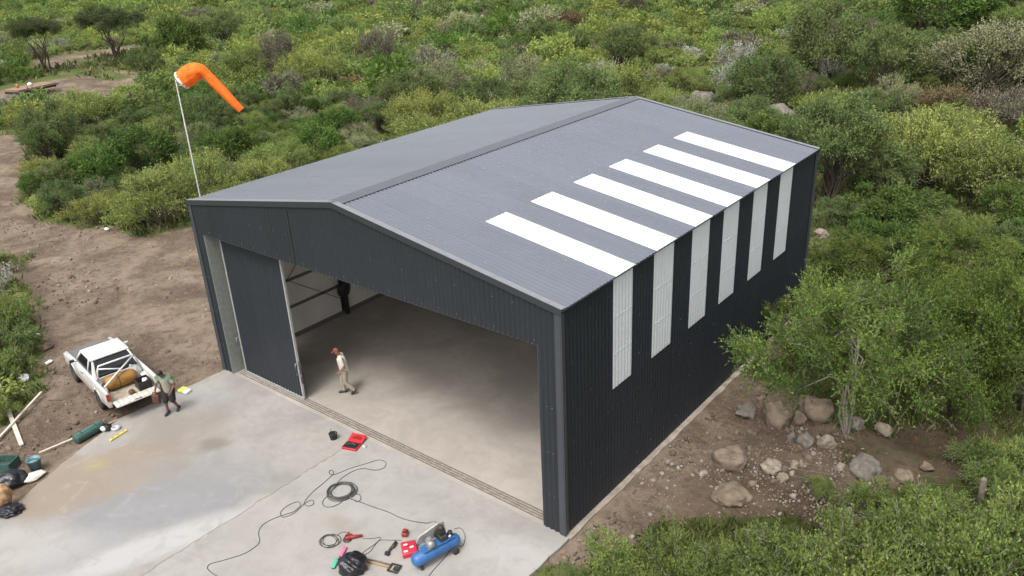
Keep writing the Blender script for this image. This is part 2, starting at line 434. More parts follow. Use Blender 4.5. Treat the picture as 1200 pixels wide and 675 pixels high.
for m_ in (m_sky1, m_sky2):
    g = NT(m_); t_ = g.node('ShaderNodeBsdfTranslucent'); t_.inputs['Color'].default_value = (.8,.8,.78,1); s_ = g.node('ShaderNodeMixShader'); s_.inputs[0].default_value = .28
    g.L.new(g.N['Principled BSDF'].outputs[0], s_.inputs[1]); g.L.new(t_.outputs[0], s_.inputs[2]); g.L.new(s_.outputs[0], g.N['Material Output'].inputs['Surface'])
m_lap = mat('skylight_lap', (.62,.65,.67), .5)
m_line = mat('liner', (.80,.755,.69), .7, var=.06, scale=1.5)
m_steel = mat('dark_steel', (.045,.043,.04), .6, .2, var=.2)
m_rust = mat('worn_steel', (.17,.14,.115), .55, .5, var=.3, scale=20)
m_screw = mat('screw_head', (.5,.5,.5), .4, .5)

hangar = empty('hangar', (0, 0, 0))
tag(hangar, 'dark grey corrugated steel hangar with white skylight stripes down roof and wall', 'hangar')
PITCH = .152
def roofz(x): return HR-abs(x-HW/2)*(HR-HE)/(HW/2)
def corr(a): return .5+.5*math.cos(2*math.pi*a/PITCH)
def corr_wall(name, m, axis_, at, a0, a1, zb, zt, out, amp=.022, parent=None, extra=0.):
    """vertical ribbed sheet. axis_ 0: runs along x on plane y=at; 1: along y on plane x=at; out = sign of outward normal"""
    n = int((a1-a0)/(PITCH/6))+1
    V = []; F = []
    for i in range(n+1):
        a = a0+(a1-a0)*i/n
        c = corr(a); c = max(0, min(1, (c-.2)*1.7)); off = at+out*(extra+amp*c)
        zz = zt(a) if callable(zt) else zt
        for z in (zb, zz): V.append((a, off, z) if axis_ == 0 else (off, a, z))
    for i in range(n): F.append((2*i, 2*i+2, 2*i+3, 2*i+1))
    # inner return so that the sheet has thickness
    k = len(V)
    for i in (0, n):
        a = a0+(a1-a0)*i/n; zz = zt(a) if callable(zt) else zt
        for z in (zb, zz): V.append((a, at-out*.02, z) if axis_ == 0 else (at-out*.02, a, z))
    F.append((k, k+2, k+3, k+1))
    mb = MB(); mb.v = V; mb.f = F; mb.sm = [False]*len(F)
    return mb.build(name, m, parent or hangar)
OX0, OX1, OH = .56, 14.36, 5.27
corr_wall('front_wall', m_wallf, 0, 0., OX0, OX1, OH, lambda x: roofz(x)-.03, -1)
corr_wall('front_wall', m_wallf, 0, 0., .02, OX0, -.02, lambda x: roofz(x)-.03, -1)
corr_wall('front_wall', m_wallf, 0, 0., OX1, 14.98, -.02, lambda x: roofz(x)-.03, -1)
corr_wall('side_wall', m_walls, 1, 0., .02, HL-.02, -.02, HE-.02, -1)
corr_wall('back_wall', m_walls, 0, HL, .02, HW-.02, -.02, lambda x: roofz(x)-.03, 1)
# inner liner
mb = MB()
mb.box((.045, HL/2, HE/2), (.03, HL-.4, HE-.3)); mb.build('liner', m_line, hangar)
mb = MB(); mb.box((HW-.045, HL/2, 1.69), (.03, HL-.4, 3.06)); mb.build('liner', m_line, hangar)
mb = MB(); mb.box((HW/2, HL-.045, HE/2), (HW-.4, .03, HE-.3)); mb.build('liner', m_line, hangar)
# pale insulation under the roof sheets
MB().sheet([(HW/2-.1,.1,HR-.035),(.1,.1,HE-.03),(.1,HL-.1,HE-.03),(HW/2-.1,HL-.1,HR-.035)], .01).build('liner', m_line, hangar)
MB().sheet([(HW/2+.1,.1,HR-.035),(10.9,.1,HR-.035-(10.8-HW/2)*(HR-HE)/(HW/2)),(10.9,HL-.1,HR-.035-(10.8-HW/2)*(HR-HE)/(HW/2)),(HW/2+.1,HL-.1,HR-.035)], -.01).build('liner', m_line, hangar)
MB().box((HW/2, .08, (OH+HE)/2+.1), (13.6, .02, HE-OH-.25)).build('liner', m_line, hangar)
# roof sheets
def corr_roof(name, m, side, y0, y1, xa, xb, dz=0., amp=.014, th=.0):
    n = int((y1-y0)/(PITCH/6))+1; V = []; F = []
    for i in range(n+1):
        y = y0+(y1-y0)*i/n; c = corr(y); c = max(0, min(1, (c-.2)*1.7))*amp
        for x in (xa, (xa+xb)/2, xb): V.append((x, y, HR-abs(x-HW/2)*(HR-HE)/(HW/2)+.02+c+dz))
    for i in range(n):
        for j in (0, 1): F.append((3*i+j, 3*i+3+j, 3*i+4+j, 3*i+1+j))
    k = len(V)
    for y in (y0, y1):
        for x in (xa, xb): V.append((x, y, HR-abs(x-HW/2)*(HR-HE)/(HW/2)-.0+dz-(.012 if dz == 0 else -.018)))
    F.append((k, k+1, k+3, k+2))
    mb = MB(); mb.v = V; mb.f = F; mb.sm = [False]*len(F)
    return mb.build(name, m, hangar)
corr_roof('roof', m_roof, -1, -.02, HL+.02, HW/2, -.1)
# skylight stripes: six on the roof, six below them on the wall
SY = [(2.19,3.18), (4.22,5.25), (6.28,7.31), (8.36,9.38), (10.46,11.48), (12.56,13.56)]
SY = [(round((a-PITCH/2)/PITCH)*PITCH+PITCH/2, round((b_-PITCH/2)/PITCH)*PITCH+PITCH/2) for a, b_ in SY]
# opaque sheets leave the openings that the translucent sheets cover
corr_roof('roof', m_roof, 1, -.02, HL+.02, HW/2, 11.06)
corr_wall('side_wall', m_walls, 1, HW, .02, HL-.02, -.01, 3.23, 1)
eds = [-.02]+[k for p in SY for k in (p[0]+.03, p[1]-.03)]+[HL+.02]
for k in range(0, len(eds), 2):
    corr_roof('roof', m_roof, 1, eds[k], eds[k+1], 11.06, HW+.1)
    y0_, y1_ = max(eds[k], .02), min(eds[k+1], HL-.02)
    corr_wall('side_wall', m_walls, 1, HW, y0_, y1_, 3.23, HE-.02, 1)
    MB().box((HW-.045, (y0_+y1_)/2, 4.7), (.03, y1_-y0_-.3*(k in (0, 12)), 2.9)).build('liner', m_line, hangar)
for a, b_ in SY:
    corr_roof('skylight', m_sky1, 1, a, b_, 11.03, HW+.105, dz=.008)
    corr_wall('wall_skylight', m_sky2, 1, HW, a, b_, 3.2, HE-.05, 1, amp=.007, extra=.024)
    for z in (4.2, 5.22):
        MB().box((HW+.033, (a+b_)/2, z), (.004, b_-a-.05, .012)).build('skylight_lap', m_lap, hangar)
# ridge cap, rake trims, corner trims, eave trims
sl_ = (HR-HE)/(HW/2)
for s in (-1, 1):
    mb = MB()
    mb.sheet([(HW/2, -.05, HR+.055), (HW/2+s*.27, -.05, HR+.052-.27*sl_), (HW/2+s*.27, HL+.05, HR+.052-.27*sl_), (HW/2, HL+.05, HR+.055)], .006*s)
    mb.build('ridge_cap', m_ridge, hangar)
    for yy, sg in ((0, -1), (HL, 1)):
        xe = HW/2+s*(HW/2+.1); z0 = HR+.05; z1 = HR+.05-(HW/2+.1)*sl_
        y_in = yy-sg*.12; y_out = yy+sg*.055
        mb = MB(); mb.sheet([(HW/2, y_out, z0), (xe, y_out, z1), (xe, y_in, z1), (HW/2, y_in, z0)], .004*s*sg)
        mb.build('rake_trim', m_rake_lit, hangar)
        mb = MB(); mb.sheet([(HW/2, y_out, z0), (xe, y_out, z1), (xe, y_out, z1-.17), (HW/2, y_out, z0-.17)], .005)
        mb.build('rake_trim', m_fascia, hangar)
m_corner = mat('corner_trim', (.050,.056,.065), .4, var=.08)
for x, sx in ((0, -1), (HW, 1)):
    for y, sy in ((0, -1), (HL, 1)):
        mb = MB()
        mb.box((x-sx*.06+sx*.04, y+sy*.035, HE/2-.06), (.2, .008, HE-.1))
        mb.box((x+sx*.042, y-sy*.06+sy*.02, HE/2-.06), (.008, .17, HE-.1))
        mb.build('corner_trim', m_corner, hangar)
for x, sx in ((0, -1), (HW, 1)):
    MB().box((x+sx*.05, HL/2, HE-.045), (.012, HL-.2, .05)).build('eave_trim', m_trim, hangar)
# jambs, head flashing
MB().box((OX0+.012, .30, OH/2), (.02, .62, OH)).build('door_jamb', m_galv, hangar)
MB().box((OX1-.012, .25, OH/2), (.02, .5, OH)).build('door_jamb', m_trim, hangar)
MB().box((OX0-.01, -.03, OH/2), (.03, .02, OH)).build('jamb_edge', m_galv, hangar)
MB().box(((OX0+OX1)/2, .03, OH+.012), (OX1-OX0, .08, .02)).build('head_flashing', m_trim, hangar)
for x0, x1, z0 in ((4.36,4.4,5.9), (5.36,5.4,5.3)):
    MB().box(((x0+x1)/2, -.026, (z0+roofz(x0)-.2)/2), (.03, .008, roofz(x0)-.2-z0)).build('panel_seam', m_steel, hangar)
# screws on the front, the side and the roof: one part of the hangar each
def screws(name, pts, r, m, nrm):
    V = []; F = []
    n = Vector(nrm); a = n.orthogonal().normalized(); b2 = n.cross(a)
    for p in pts:
        p = Vector(p); k = len(V)
        for j in range(6):
            w_ = j*math.pi/3; V.append(p+n*.004+(a*math.cos(w_)+b2*math.sin(w_))*r)
        V.append(p+n*.012)
        for j in range(6): F.append((k+j, k+(j+1) % 6, k+6))
    mb = MB(); mb.v = [tuple(v) for v in V]; mb.f = F; mb.sm = [True]*len(F)
    o = mb.build(name, m, hangar); o['kind'] = 'stuff'; return o
rs = random.Random(8)
def crest(a): return round(a/PITCH)*PITCH
pts = []
for x in np.arange(.9, 14.3, PITCH*4):
    for z in (5.42, 6.2):
        if z < roofz(x)-.3 and rs.random() < .8: pts.append((crest(x), -.024, z+rs.uniform(-.02, .02)))
for x in (.15, .31, 14.59, 14.74):
    for z in (1.1, 2.4, 3.7): pts.append((crest(x), -.024, z))
screws('screws', pts, .011, m_screw, (0,-1,0))
pts = [(HW+.024, crest(y)+0, z+rs.uniform(-.02,.02)) for y in np.arange(.5, 15.6, PITCH*5) for z in (.5, 1.5, 2.6, 3.7, 4.8, 5.9) if rs.random() < .75 and not any(a-.1 < y < b2+.1 and z > 3.1 for a, b2 in SY)]
screws('screws', pts, .011, m_screw, (1,0,0))
pts = []
for y in np.arange(.4, 15.7, PITCH*5):
    for x in (8.6, 9.9, 11.2, 12.5, 13.8, 14.8):
        if rs.random() < .6 and not any(a-.1 < y < b2+.1 and x > 10.9 for a, b2 in SY): pts.append((x, crest(y), roofz(x)+.041))
screws('screws', pts, .012, m_screw, (.157,0,.987))
# interior frame
m_girt = mat('girt_steel', (.19,.17,.15), .6, .2, var=.2)
for y in (.9, 5.55, 10.6, 15.3):
    for x in (.2, HW-.2):
        mb = MB(); mb.box((x, y, HE/2-.1), (.24, .02, HE-.3)); mb.box((x-.12, y, HE/2-.1), (.015, .2, HE-.3)); mb.box((x+.12, y, HE/2-.1), (.015, .2, HE-.3))
        mb.build('steel_column', m_steel, hangar)
    mb = MB()
    for s in (-1, 1):
        mb.sheet([(HW/2, y-.09, HR-.12), (HW/2+s*(HW/2-.1), y-.09, HE-.1), (HW/2+s*(HW/2-.1), y+.09, HE-.1), (HW/2, y+.09, HR-.12)], .28*s)
    mb.build('rafter', m_steel, hangar)
for z in (1.28, 2.36, 3.5, 4.6):
    MB().box((.1, HL/2, z), (.07, HL-.6, .09)).build('girt', m_girt, hangar)
    MB().box((HW-.1, HL/2, z), (.07, HL-.6, .09)).build('girt', m_girt, hangar)
MB().box((.09, HL/2, .07), (.06, HL-.5, .13)).build('sill_angle', m_girt, hangar)
MB().tube([(.13, 3.0, 2.46), (.13, 5.4, .75)], .012, 6).build('brace_rod', m_steel, hangar)
MB().tube([(.13, 1.0, .6), (.13, 5.4, 4.4)], .012, 6).build('brace_rod', m_steel, hangar)
# purlins under the roof
for k in range(7):
    for s in (-1, 1):
        x = HW/2+s*(.4+k*1.12)
        MB().box((x, HL/2, roofz(x)-.07), (.06, HL-.3, .1)).build('purlin', m_steel, hangar)
# door track
for y in (.13, .22, .31, .40):
    MB().box((7.5, y, .012), (13.7, .016, .022)).build('door_track', m_rust, hangar)
MB().box((7.5, .275, .0085), (13.7, .31, .005)).build('track_bed', mat('track_bed', (.26,.235,.205), .85, var=.3, scale=8), hangar)
# sliding leaf
LX0, LX1, LY = .86, 4.16, .33
leaf = corr_wall('sliding_door', m_wallf, 0, LY, LX0+.05, LX1-.05, .09, OH+.2, -1, amp=.02)
mf = mat('door_frame', (.42,.44,.42), .45, .3, var=.1)
for x in (LX0+.03, LX1-.03): MB().box((x, LY-.005, OH/2+.12), (.06, .07, OH+.16)).build('door_frame', mf, leaf)
MB().box(((LX0+LX1)/2, LY-.005, .06), (LX1-LX0-.13, .06, .05)).build('door_frame', mf, leaf)
for x in (LX1+.0, LX0+.0):
    mb = MB(); mb.tube([(x-.02, LY-.03, 1.0), (x-.02, LY-.14, 1.02), (x-.02, LY-.14, 1.42), (x-.02, LY-.03, 1.44)], .014, 8)
    mb.build('handle', m_galv, leaf)
mb = MB(); mb.box((LX1+.07, LY, 1.22), (.1, .05, .42)); mb.box((LX1+.05, LY, .78), (.06, .05, .22)); mb.build('latch', m_steel, leaf)

# black hose reel hung on the inner column
reel = empty('hose_reel', (.42, 5.42, 1.25), R_(20))
tag(reel, 'dark round reel hung on the steel column inside the hangar', 'reel')
mb = MB(); mb.lathe([(.1,-.1),(.34,-.1),(.34,-.08),(.22,-.07),(.22,.07),(.34,.08),(.34,.1),(.1,.1)], 20, RM('Y', 90)); mb.build('drum', m_steel, reel)
mb = MB(); mb.box((0,0,.45), (.08,.05,.5)); mb.box((-.1,0,.68),(.3,.05,.05)); mb.build('bracket', m_steel, reel)

# ------------------------------------------------------------------ windsock
m_or = newmat('orange_cloth'); mo, g, b = m_or
b.inputs['Base Color'].default_value = (.86,.13,.012,1); b.inputs['Roughness'].default_value = .7
tc = g.node('ShaderNodeTexCoord'); nn = g.noise(tc.outputs['Object'], 5, 4)
g.L.new(g.mix(g.ramp(nn, .35, .65), (.93,.19,.010), (.97,.27,.03)), b.inputs['Base Color'])
tr = g.node('ShaderNodeBsdfTranslucent'); tr.inputs['Color'].default_value = (.9,.2,.03,1)
ms = g.node('ShaderNodeMixShader'); ms.inputs[0].default_value = .35
g.L.new(b.outputs[0], ms.inputs[1]); g.L.new(tr.outputs[0], ms.inputs[2]); g.L.new(ms.outputs[0], g.N['Material Output'].inputs['Surface'])
m_pole = mat('pole_paint', (.36,.36,.35), .5, .2, var=.15)
m_white = mat('white_cloth', (.75,.75,.73), .7, var=.06)
ws = empty('windsock', (-.13, .5, 0))
tag(ws, 'orange windsock bent limp on a thin grey pole at the hangar corner', 'windsock')
MB().tube([(0,0,0), (0,0,10.2)], [.034,.02], 10).build('pole', m_pole, ws)
mb = MB()
for z in (1.5, 3.5, 5.6): mb.box((.06, 0, z), (.14,.1,.05))
mb.build('bracket', m_pole, ws)
rv = Vector((.768,.64,0)); up = Vector((0,0,1)); fw = Vector((-.64,.768,0))
def wpt(r, u, f=0.): return rv*r*.9+up*(10.12+u*.9)+fw*f*.9
spine = [(.25,.08),(.45,.20),(.66,.31),(.84,.39),(.97,.40),(1.07,.30),(1.22,.10),(1.47,-.24),(1.74,-.60),(2.02,-.97),(2.10,-1.07)]
rad = [.33,.345,.345,.325,.27,.205,.20,.18,.16,.135,.125]
squ = [1,1,1,.92,.74,.72,.9,1,1,1,1]
mb = MB(); V = []; F = []; n = 28
for i, (r, u) in enumerate(spine):
    a = Vector(spine[max(0,i-1)]); c = Vector(spine[min(len(spine)-1,i+1)]); t = (c-a).normalized(); nrm = Vector((-t.y, t.x))
    for j in range(n):
        w_ = 2*math.pi*j/n; rr = rad[i]*(1+.045*math.sin(j*2.02+i*1.3)+.05*math.sin(j*3.4+i*.4))
        rr *= 1+.05*math.sin(j*5.3+i*2.1); a2 = nrm*math.cos(w_)*rr*squ[i]
        V.append(wpt(r+a2.x, u+a2.y, math.sin(w_)*rr))
for i in range(len(spine)-1):
    for j in range(n): F.append((i*n+j, i*n+(j+1) % n, (i+1)*n+(j+1) % n, (i+1)*n+j))
mb.add(V, F, True); o = mb.build('sock', mo, ws)
sm_ = o.modifiers.new('sub', 'SUBSURF'); sm_.levels = 1; sm_.render_levels = 1
V = []; F = []
a = Vector(spine[1])-Vector(spine[0]); t = a.normalized(); nrm = Vector((-t.y, t.x))
for i, k in enumerate((-.05, .05)):
    for j in range(n):
        w_ = 2*math.pi*j/n; rr = .335; a2 = nrm*math.cos(w_)*rr
        V.append(wpt(spine[0][0]+t.x*k+a2.x, spine[0][1]+t.y*k+a2.y, math.sin(w_)*rr))
for j in range(n): F.append((j, (j+1) % n, n+(j+1) % n, n+j))
MB().add(V, F, True).build('hem', m_white, ws)
mb = MB(); ring = [V[j] for j in range(n)]+[V[0]]; mb.tube(ring, .014, 6, cap=False)
mb.tube([up*10.15, wpt(*spine[0]), ], .014, 6); mb.tube([up*10.05, wpt(spine[0][0]-nrm.x*.33, spine[0][1]-nrm.y*.33)], .012, 6); mb.build('hoop', m_pole, ws)


# ================================================================== things
m_paintw = mat('white_paint', (.60,.60,.585), .4, var=.07, scale=4)
m_hood = mat('hood_paint', (.135,.125,.125), .6, var=.18, scale=5)
m_glass = mat('dark_glass', (.012,.014,.016), .12, var=.1)
m_tyre = mat('tyre_rubber', (.03,.029,.027), .85, var=.3, scale=15)
m_rim = mat('wheel_rim', (.35,.34,.32), .45, .5, var=.2)
m_black = mat('black_plastic', (.02,.02,.021), .5, var=.3, scale=20)
m_redl = mat('tail_lamp', (.28,.025,.015), .25, var=.1)
m_bed = mat('dusty_bed', (.33,.28,.215), .9, var=.25, scale=7, bump=.3)
m_ochre = mat('ochre_paint', (.27,.135,.025), .55, var=.25, scale=5)
m_red = mat('red_plastic', (.48,.022,.028), .4, var=.12)
m_reddk = mat('red_tool', (.26,.025,.022), .45, var=.2)
m_blue = mat('blue_paint', (.035,.12,.30), .4, var=.2, scale=4)
m_grey = mat('grey_metal', (.28,.28,.27), .45, .4, var=.2)
m_dk = mat('dark_iron', (.05,.045,.038), .55, .3, var=.3, scale=12)
m_cable = mat('cable', (.055,.05,.046), .6, var=.2)
m_bag = mat('black_bag', (.012,.013,.017), .28, var=.3, scale=9, bump=.8, bscale=14)
m_wood = mat('pale_wood', (.55,.49,.41), .7, var=.15, scale=6)
m_stick = mat('tool_wood', (.42,.22,.07), .6, var=.2)
m_teal = mat('teal_plastic', (.10,.21,.245), .45, var=.15)
m_green = mat('green_canvas', (.035,.085,.07), .7, var=.3, scale=8)
m_yel = mat('yellow_plastic', (.62,.52,.10), .5, var=.15)
m_sack = mat('paper_sack', (.62,.57,.50), .8, var=.12, bump=.5, bscale=10)
m_pink = mat('pink_plastic', (.72,.16,.28), .5, var=.1)
m_mint = mat('mint_plastic', (.08,.42,.27), .5, var=.1)
m_paper = mat('white_paper', (.78,.77,.75), .7, var=.05)

g = NT(m_paintw); b = g.N['Principled BSDF']; tc = g.node('ShaderNodeTexCoord'); sp = g.node('ShaderNodeSeparateXYZ'); g.L.new(tc.outputs['Object'], sp.inputs[0])
src = b.inputs['Base Color'].links[0].from_socket; nn = g.noise(tc.outputs['Object'], 5, 6, .7)
du = g.ramp(g.math('ADD', sp.outputs[2], g.math('MULTIPLY', g.math('SUBTRACT', nn, .5), .7)), .34, .74, .85, .04)
g.L.new(g.mix(du, src, (.27,.21,.155)), b.inputs['Base Color'])
# ---- pickup truck: local +x forward, +y left
tk = empty('pickup_truck', (-2.26, -2.98, .03), R_(171.8), 1.04)
tag(tk, 'small white pickup truck with grey bonnet and its tailgate lowered', 'pickup truck')
def arch(cx, r, n=9): return [(cx+r*math.cos(math.pi*k/n), .33+r*.86*math.sin(math.pi*k/n)) for k in range(n+1)]
prof = [(-2.2,.42)]+[(-1.50,.34)]+arch(-1.12,.36)[::-1]+arch(1.42,.36)[::-1]+[(2.02,.36),(2.2,.40),(2.22,.55),(2.17,.78),(1.0,.89),(-2.17,.90)]
mb = MB()
for s in (-1, 1):
    y1 = s*.80; y0 = s*.70
    mb.prism(prof, min(y0,y1), max(y0,y1))
    # rounded shoulder rail along the waist
    mb.tube([(-2.16, s*.75, .9), (-.8, s*.75, .9), (1.1, s*.74, .90), (2.1, s*.72, .79)], .05, 8)
    # flared arches
    for cx in (-1.12, 1.42):
        mb.tube([(cx+.37*math.cos(math.pi*k/9), s*.80, .33+.32*math.sin(math.pi*k/9)) for k in range(10)], .022, 6)
mb.box((2.12,0,.56), (.12,1.42,.42), bev=.05)               # nose
mb.box((2.2,0,.36), (.12,1.56,.14), bev=.04)                # bumper
mb.box((.1,0,.42), (4.0,1.3,.08))                            # floor pan
mb.box((-.95,0,.68), (.05,1.42,.46))                        # bed front wall
mb.box((.9,0,.6), (.06,1.4,.5))
mb.build('body', m_paintw, tk)
MB().box((-1.46,0,.5), (1.42,1.40,.05)).build('bed_floor', m_bed, tk)
for s in (-1, 1): MB().prism([(-1.52,.5),(-1.48,.66),(-1.3,.74),(-.95,.74),(-.76,.66),(-.74,.5)], s*.55 if s > 0 else -.70, .70 if s > 0 else -.55).build('wheel_arch', m_paintw, tk)
mb = MB(); mb.sheet([(.94,-.74,.925), (2.13,-.70,.80), (2.13,.70,.80), (.94,.74,.925)], .03)
mb.box((1.5,0,.885), (.9,.5,.02), Matrix.Rotation(.118,4,'Y') if False else None, .008)
mb.build('bonnet', m_hood, tk)
# cab: roof, pillars, glass
RZ1 = 1.37
mb = MB(); bm = bmesh.new()
mb.box((.24,0,RZ1), (1.06,1.24,.07), bev=.032); mb.build('cab_roof', m_paintw, tk)
for s in (-1, 1):
    mb = MB(); yt, yb = s*.585, s*.715
    mb.tube([(1.18, yb, .9), (.72, yt, RZ1-.01)], .035, 6)      # A pillar
    mb.tube([(-.02, yb, .9), (-.05, yt, RZ1-.02)], .03, 6)      # door post
    mb.sheet([(-.34,yt,RZ1-.02), (-.28,yt,RZ1-.02), (-.42,yb,.9), (-.76,yb,.9)], .05*s)
    mb.tube([(.72,yt,RZ1),(-.3,yt,RZ1)], .03, 6)
    mb.build('pillar', m_paintw, tk)
for s in (-1, 1):
    yt, yb = s*.575, s*.705
    MB().sheet([(.70,yt,RZ1-.03),(-.03,yt,RZ1-.03),(.0,yb,.91),(1.12,yb,.91)], .012*s).build('side_window', m_glass, tk)
    MB().sheet([(-.07,yt,RZ1-.03),(-.27,yt,RZ1-.03),(-.42,yb,.91),(-.04,yb,.91)], .012*s).build('side_window', m_glass, tk)
MB().sheet([(.75,-.56,RZ1-.02),(.75,.56,RZ1-.02),(1.17,.68,.91),(1.17,-.68,.91)], .012).build('windscreen', m_glass, tk)
MB().sheet([(-.31,.54,RZ1-.05),(-.31,-.54,RZ1-.05),(-.66,-.66,.93),(-.66,.66,.93)], .012).build('rear_window', m_glass, tk)
for s in (-1, 1):
    d = MB(); d.box((.55, s*.803, .66), (1.1,.012,.36), bev=.006); dr = d.build('door', m_paintw, tk)
    MB().box((.12, s*.815, .8), (.14,.02,.03)).build('handle', m_black, dr)
    mb = MB(); mb.tube([(.98,s*.74,.95),(.96,s*.84,1.0)], .012, 6); mb.box((.96,s*.89,1.02), (.06,.15,.1), bev=.02); mb.build('mirror', m_paintw if s < 0 else m_black, tk)
    MB().box((-2.185, s*.755, .76), (.05,.10,.24), bev=.012).build('tail_light', m_redl, tk)
    MB().box((2.19, s*.56, .62), (.04,.26,.13), bev=.012).build('headlight', m_rim, tk)
    for cx in (-1.12, 1.42):
        wh = empty('wheel', (cx, s*.70, .285)); wh.parent = tk; wh.location = (cx, s*.735, .225)
        MB().lathe([(.17,-.085),(.27,-.085),(.285,-.06),(.285,.06),(.27,.085),(.17,.085)], 22, RM('X', 90)).build('tyre', m_tyre, wh)
        mb = MB(); mb.lathe([(.02,-.075),(.17,-.07),(.175,.07),(.02,.075)], 16, RM('X', 90))
        for k in range(5): mb.box((0,0,0), (.05,.17,.3), RM('Y', 72*k))
        mb.build('rim', m_rim, wh)
for c_ in tk.children:
    if c_.name.split('.')[0] in ('cab_roof','pillar','side_window','windscreen','rear_window','mirror'): c_.location.x -= .21
# lowered tailgate, ribbed
tg = MB(); tg.box((-2.40,0,.56), (.42,1.36,.04), bev=.012)
for k in range(9): tg.box((-2.40, -.6+k*.15, .59), (.36,.11,.03), bev=.008)
tgo = tg.build('tailgate', mat('tailgate_paint', (.50,.48,.435), .6, var=.15, scale=6), tk)
MB().box((-2.57,0,.585), (.04,.2,.03)).build('latch', m_black, tgo)
# roll bar
mb = MB()
mb.tube([(-.86,-.66,.9),(-.84,-.6,1.22),(-.82,-.54,1.36),(-.82,.54,1.36),(-.84,.6,1.22),(-.86,.66,.9)], .03, 8)
mb.tube([(-.83,-.56,1.33),(-1.5,.68,.92)], .028, 8)
mb.tube([(-.84,.58,1.28),(-1.1,-.05,1.14)], .025, 8)
mb.build('roll_bar', m_paintw, tk).location.x -= .2
TM = Matrix.Translation((-2.26,-2.98,.03)) @ Matrix.Rotation(R_(171.8), 4, 'Z') @ Matrix.Scale(1.04, 4)
def tloc(x, y, z): p = TM @ Vector((x, y, z)); return (p.x, p.y, p.z)
TR = R_(171.8)
# cargo
cy = empty('gas_cylinder', tloc(-1.27,0.05,.77), TR); tag(cy, 'ochre yellow cylinder lying across the pickup bed behind the cab', 'cylinder')
MB().lathe([(.03,-.52),(.13,-.51),(.21,-.46),(.24,-.38),(.24,.38),(.21,.46),(.13,.51),(.03,.52)], 24, RM('X', 90)).build('tank', m_ochre, cy)
mb = MB(); mb.lathe([(.05,0),(.09,0),(.09,.1),(.05,.1)], 12, T(0,.5,0) @ RM('X',-90)); mb.build('collar', m_dk, cy)
MB().lathe([(.242,-.012),(.248,-.012),(.248,.012),(.242,.012)], 24, T(0,.1,0) @ RM('X',90)).build('band', m_dk, cy)
def crumple(name, loc, dims, m, seed, label, cat, rz=0., amp=.25, sub=3, group=None):
    bm = bmesh.new(); bmesh.ops.create_icosphere(bm, subdivisions=sub, radius=1)
    r = np.random.default_rng(seed); P = np.array([v.co for v in bm.verts])
    d = np.zeros(len(P))
    for k in range(8):
        n_ = r.normal(size=3); n_ /= np.linalg.norm(n_); f = r.uniform(2, 7); d += np.abs(np.sin(P@n_*f+r.uniform(0,6)))*amp/ (1+k*.35)
    d -= d.mean()
    for v, k in zip(bm.verts, d):
        v.co *= (1+k); v.co.z = max(v.co.z, -.55)
        v.co = Vector((v.co.x*dims[0]/2, v.co.y*dims[1]/2, (v.co.z+.55)*dims[2]/1.55))
    o = MB().bm(bm, None, True).build(name, m, None, loc); o.rotation_euler.z = rz
    return tag(o, label, cat, group)
crumple('tarpaulin', tloc(-1.12,-.45,.56), (.4,.5,.5), mat('grey_film', (.42,.42,.41), .4, var=.2), 3, 'crumpled grey plastic sheet in the pickup bed behind the cab', 'plastic sheet', TR)
cr = empty('crate', tloc(-1.86,-.42,.53), TR); tag(cr, 'open black crate in the pickup bed beside the lowered tailgate', 'crate')
mb = MB()
for s in (-1,1): mb.box((s*.21,0,.15), (.02,.40,.30)); mb.box((0,s*.2,.15), (.44,.02,.30))
mb.box((0,0,.01), (.42,.38,.02)); mb.build('shell', m_black, cr)
crumple('white_bag', tloc(-1.96,-.46,.54), (.2,.22,.34), m_paper, 5, 'small white bag sticking out of the black crate in the pickup', 'bag')
o = MB().box((0,0,.07), (.17,.17,.14), bev=.02).lathe([(.05,.14),(.06,.17),(.03,.19)],10).build('tin', mat('rusty_tin', (.13,.075,.035), .7, var=.3), None, tloc(-2.06,.02,.53)); tag(o, 'small rusty brown tin on the dusty pickup bed near the tailgate', 'tin')

# ---- air compressor
ca = G(497,652,.3); cb = G(524,633,.3)
cdir = math.atan2(cb[1]-ca[1], cb[0]-ca[0]); ca = G(490,653,.36); cb = G(531,631,.36); cdir = math.atan2(cb[1]-ca[1], cb[0]-ca[0]); cl = math.hypot(*(cb-ca)[:2])
ac = empty('air_compressor', ((ca[0]+cb[0])/2, (ca[1]+cb[1])/2, .004), cdir)
tag(ac, 'blue tank air compressor with grey belt guard standing on the concrete apron', 'compressor')
L2 = cl/2+.08; tr_ = .17; tz = .30
MB().lathe([(.02,-L2-.09),(.08,-L2-.08),(.135,-L2-.045),(tr_,-L2+.02),(tr_,L2-.02),(.135,L2+.045),(.08,L2+.08),(.02,L2+.09)], 28, T(0,0,tz) @ RM('Y',90)).build('tank', m_blue, ac)
mb = MB(); mb.box((.05,0,tz+tr_+.03), (L2*1.5,.26,.015)); mb.box((-.15,0,tz+tr_), (.04,.22,.06)); mb.box((.25,0,tz+tr_), (.04,.22,.06)); mb.build('platform', m_blue, ac)
pz = tz+tr_+.04
mb = MB(); mb.box((.2,0,pz+.08), (.2,.2,.16), bev=.03)
for k in range(6): mb.box((.2,.02,pz+.17+k*.022), (.17,.17,.012))
mb.lathe([(.05,0),(.07,.02),(.07,.1),(.03,.12)], 12, T(.2,.02,pz+.29)); mb.tube([(.2,.1,pz+.28),(.3,.12,pz+.22),(.34,.05,pz+.05)], .014, 6); mb.build('pump', m_dk, ac)
mb = MB(); mb.lathe([(.03,-.13),(.09,-.12),(.095,.10),(.06,.14)], 16, T(-.16,-.02,pz+.1) @ RM('X',90)); mb.box((-.16,-.02,pz+.01), (.18,.2,.02)); mb.box((-.16,.0,pz+.21), (.1,.12,.05), bev=.01); mb.build('motor', m_grey, ac)
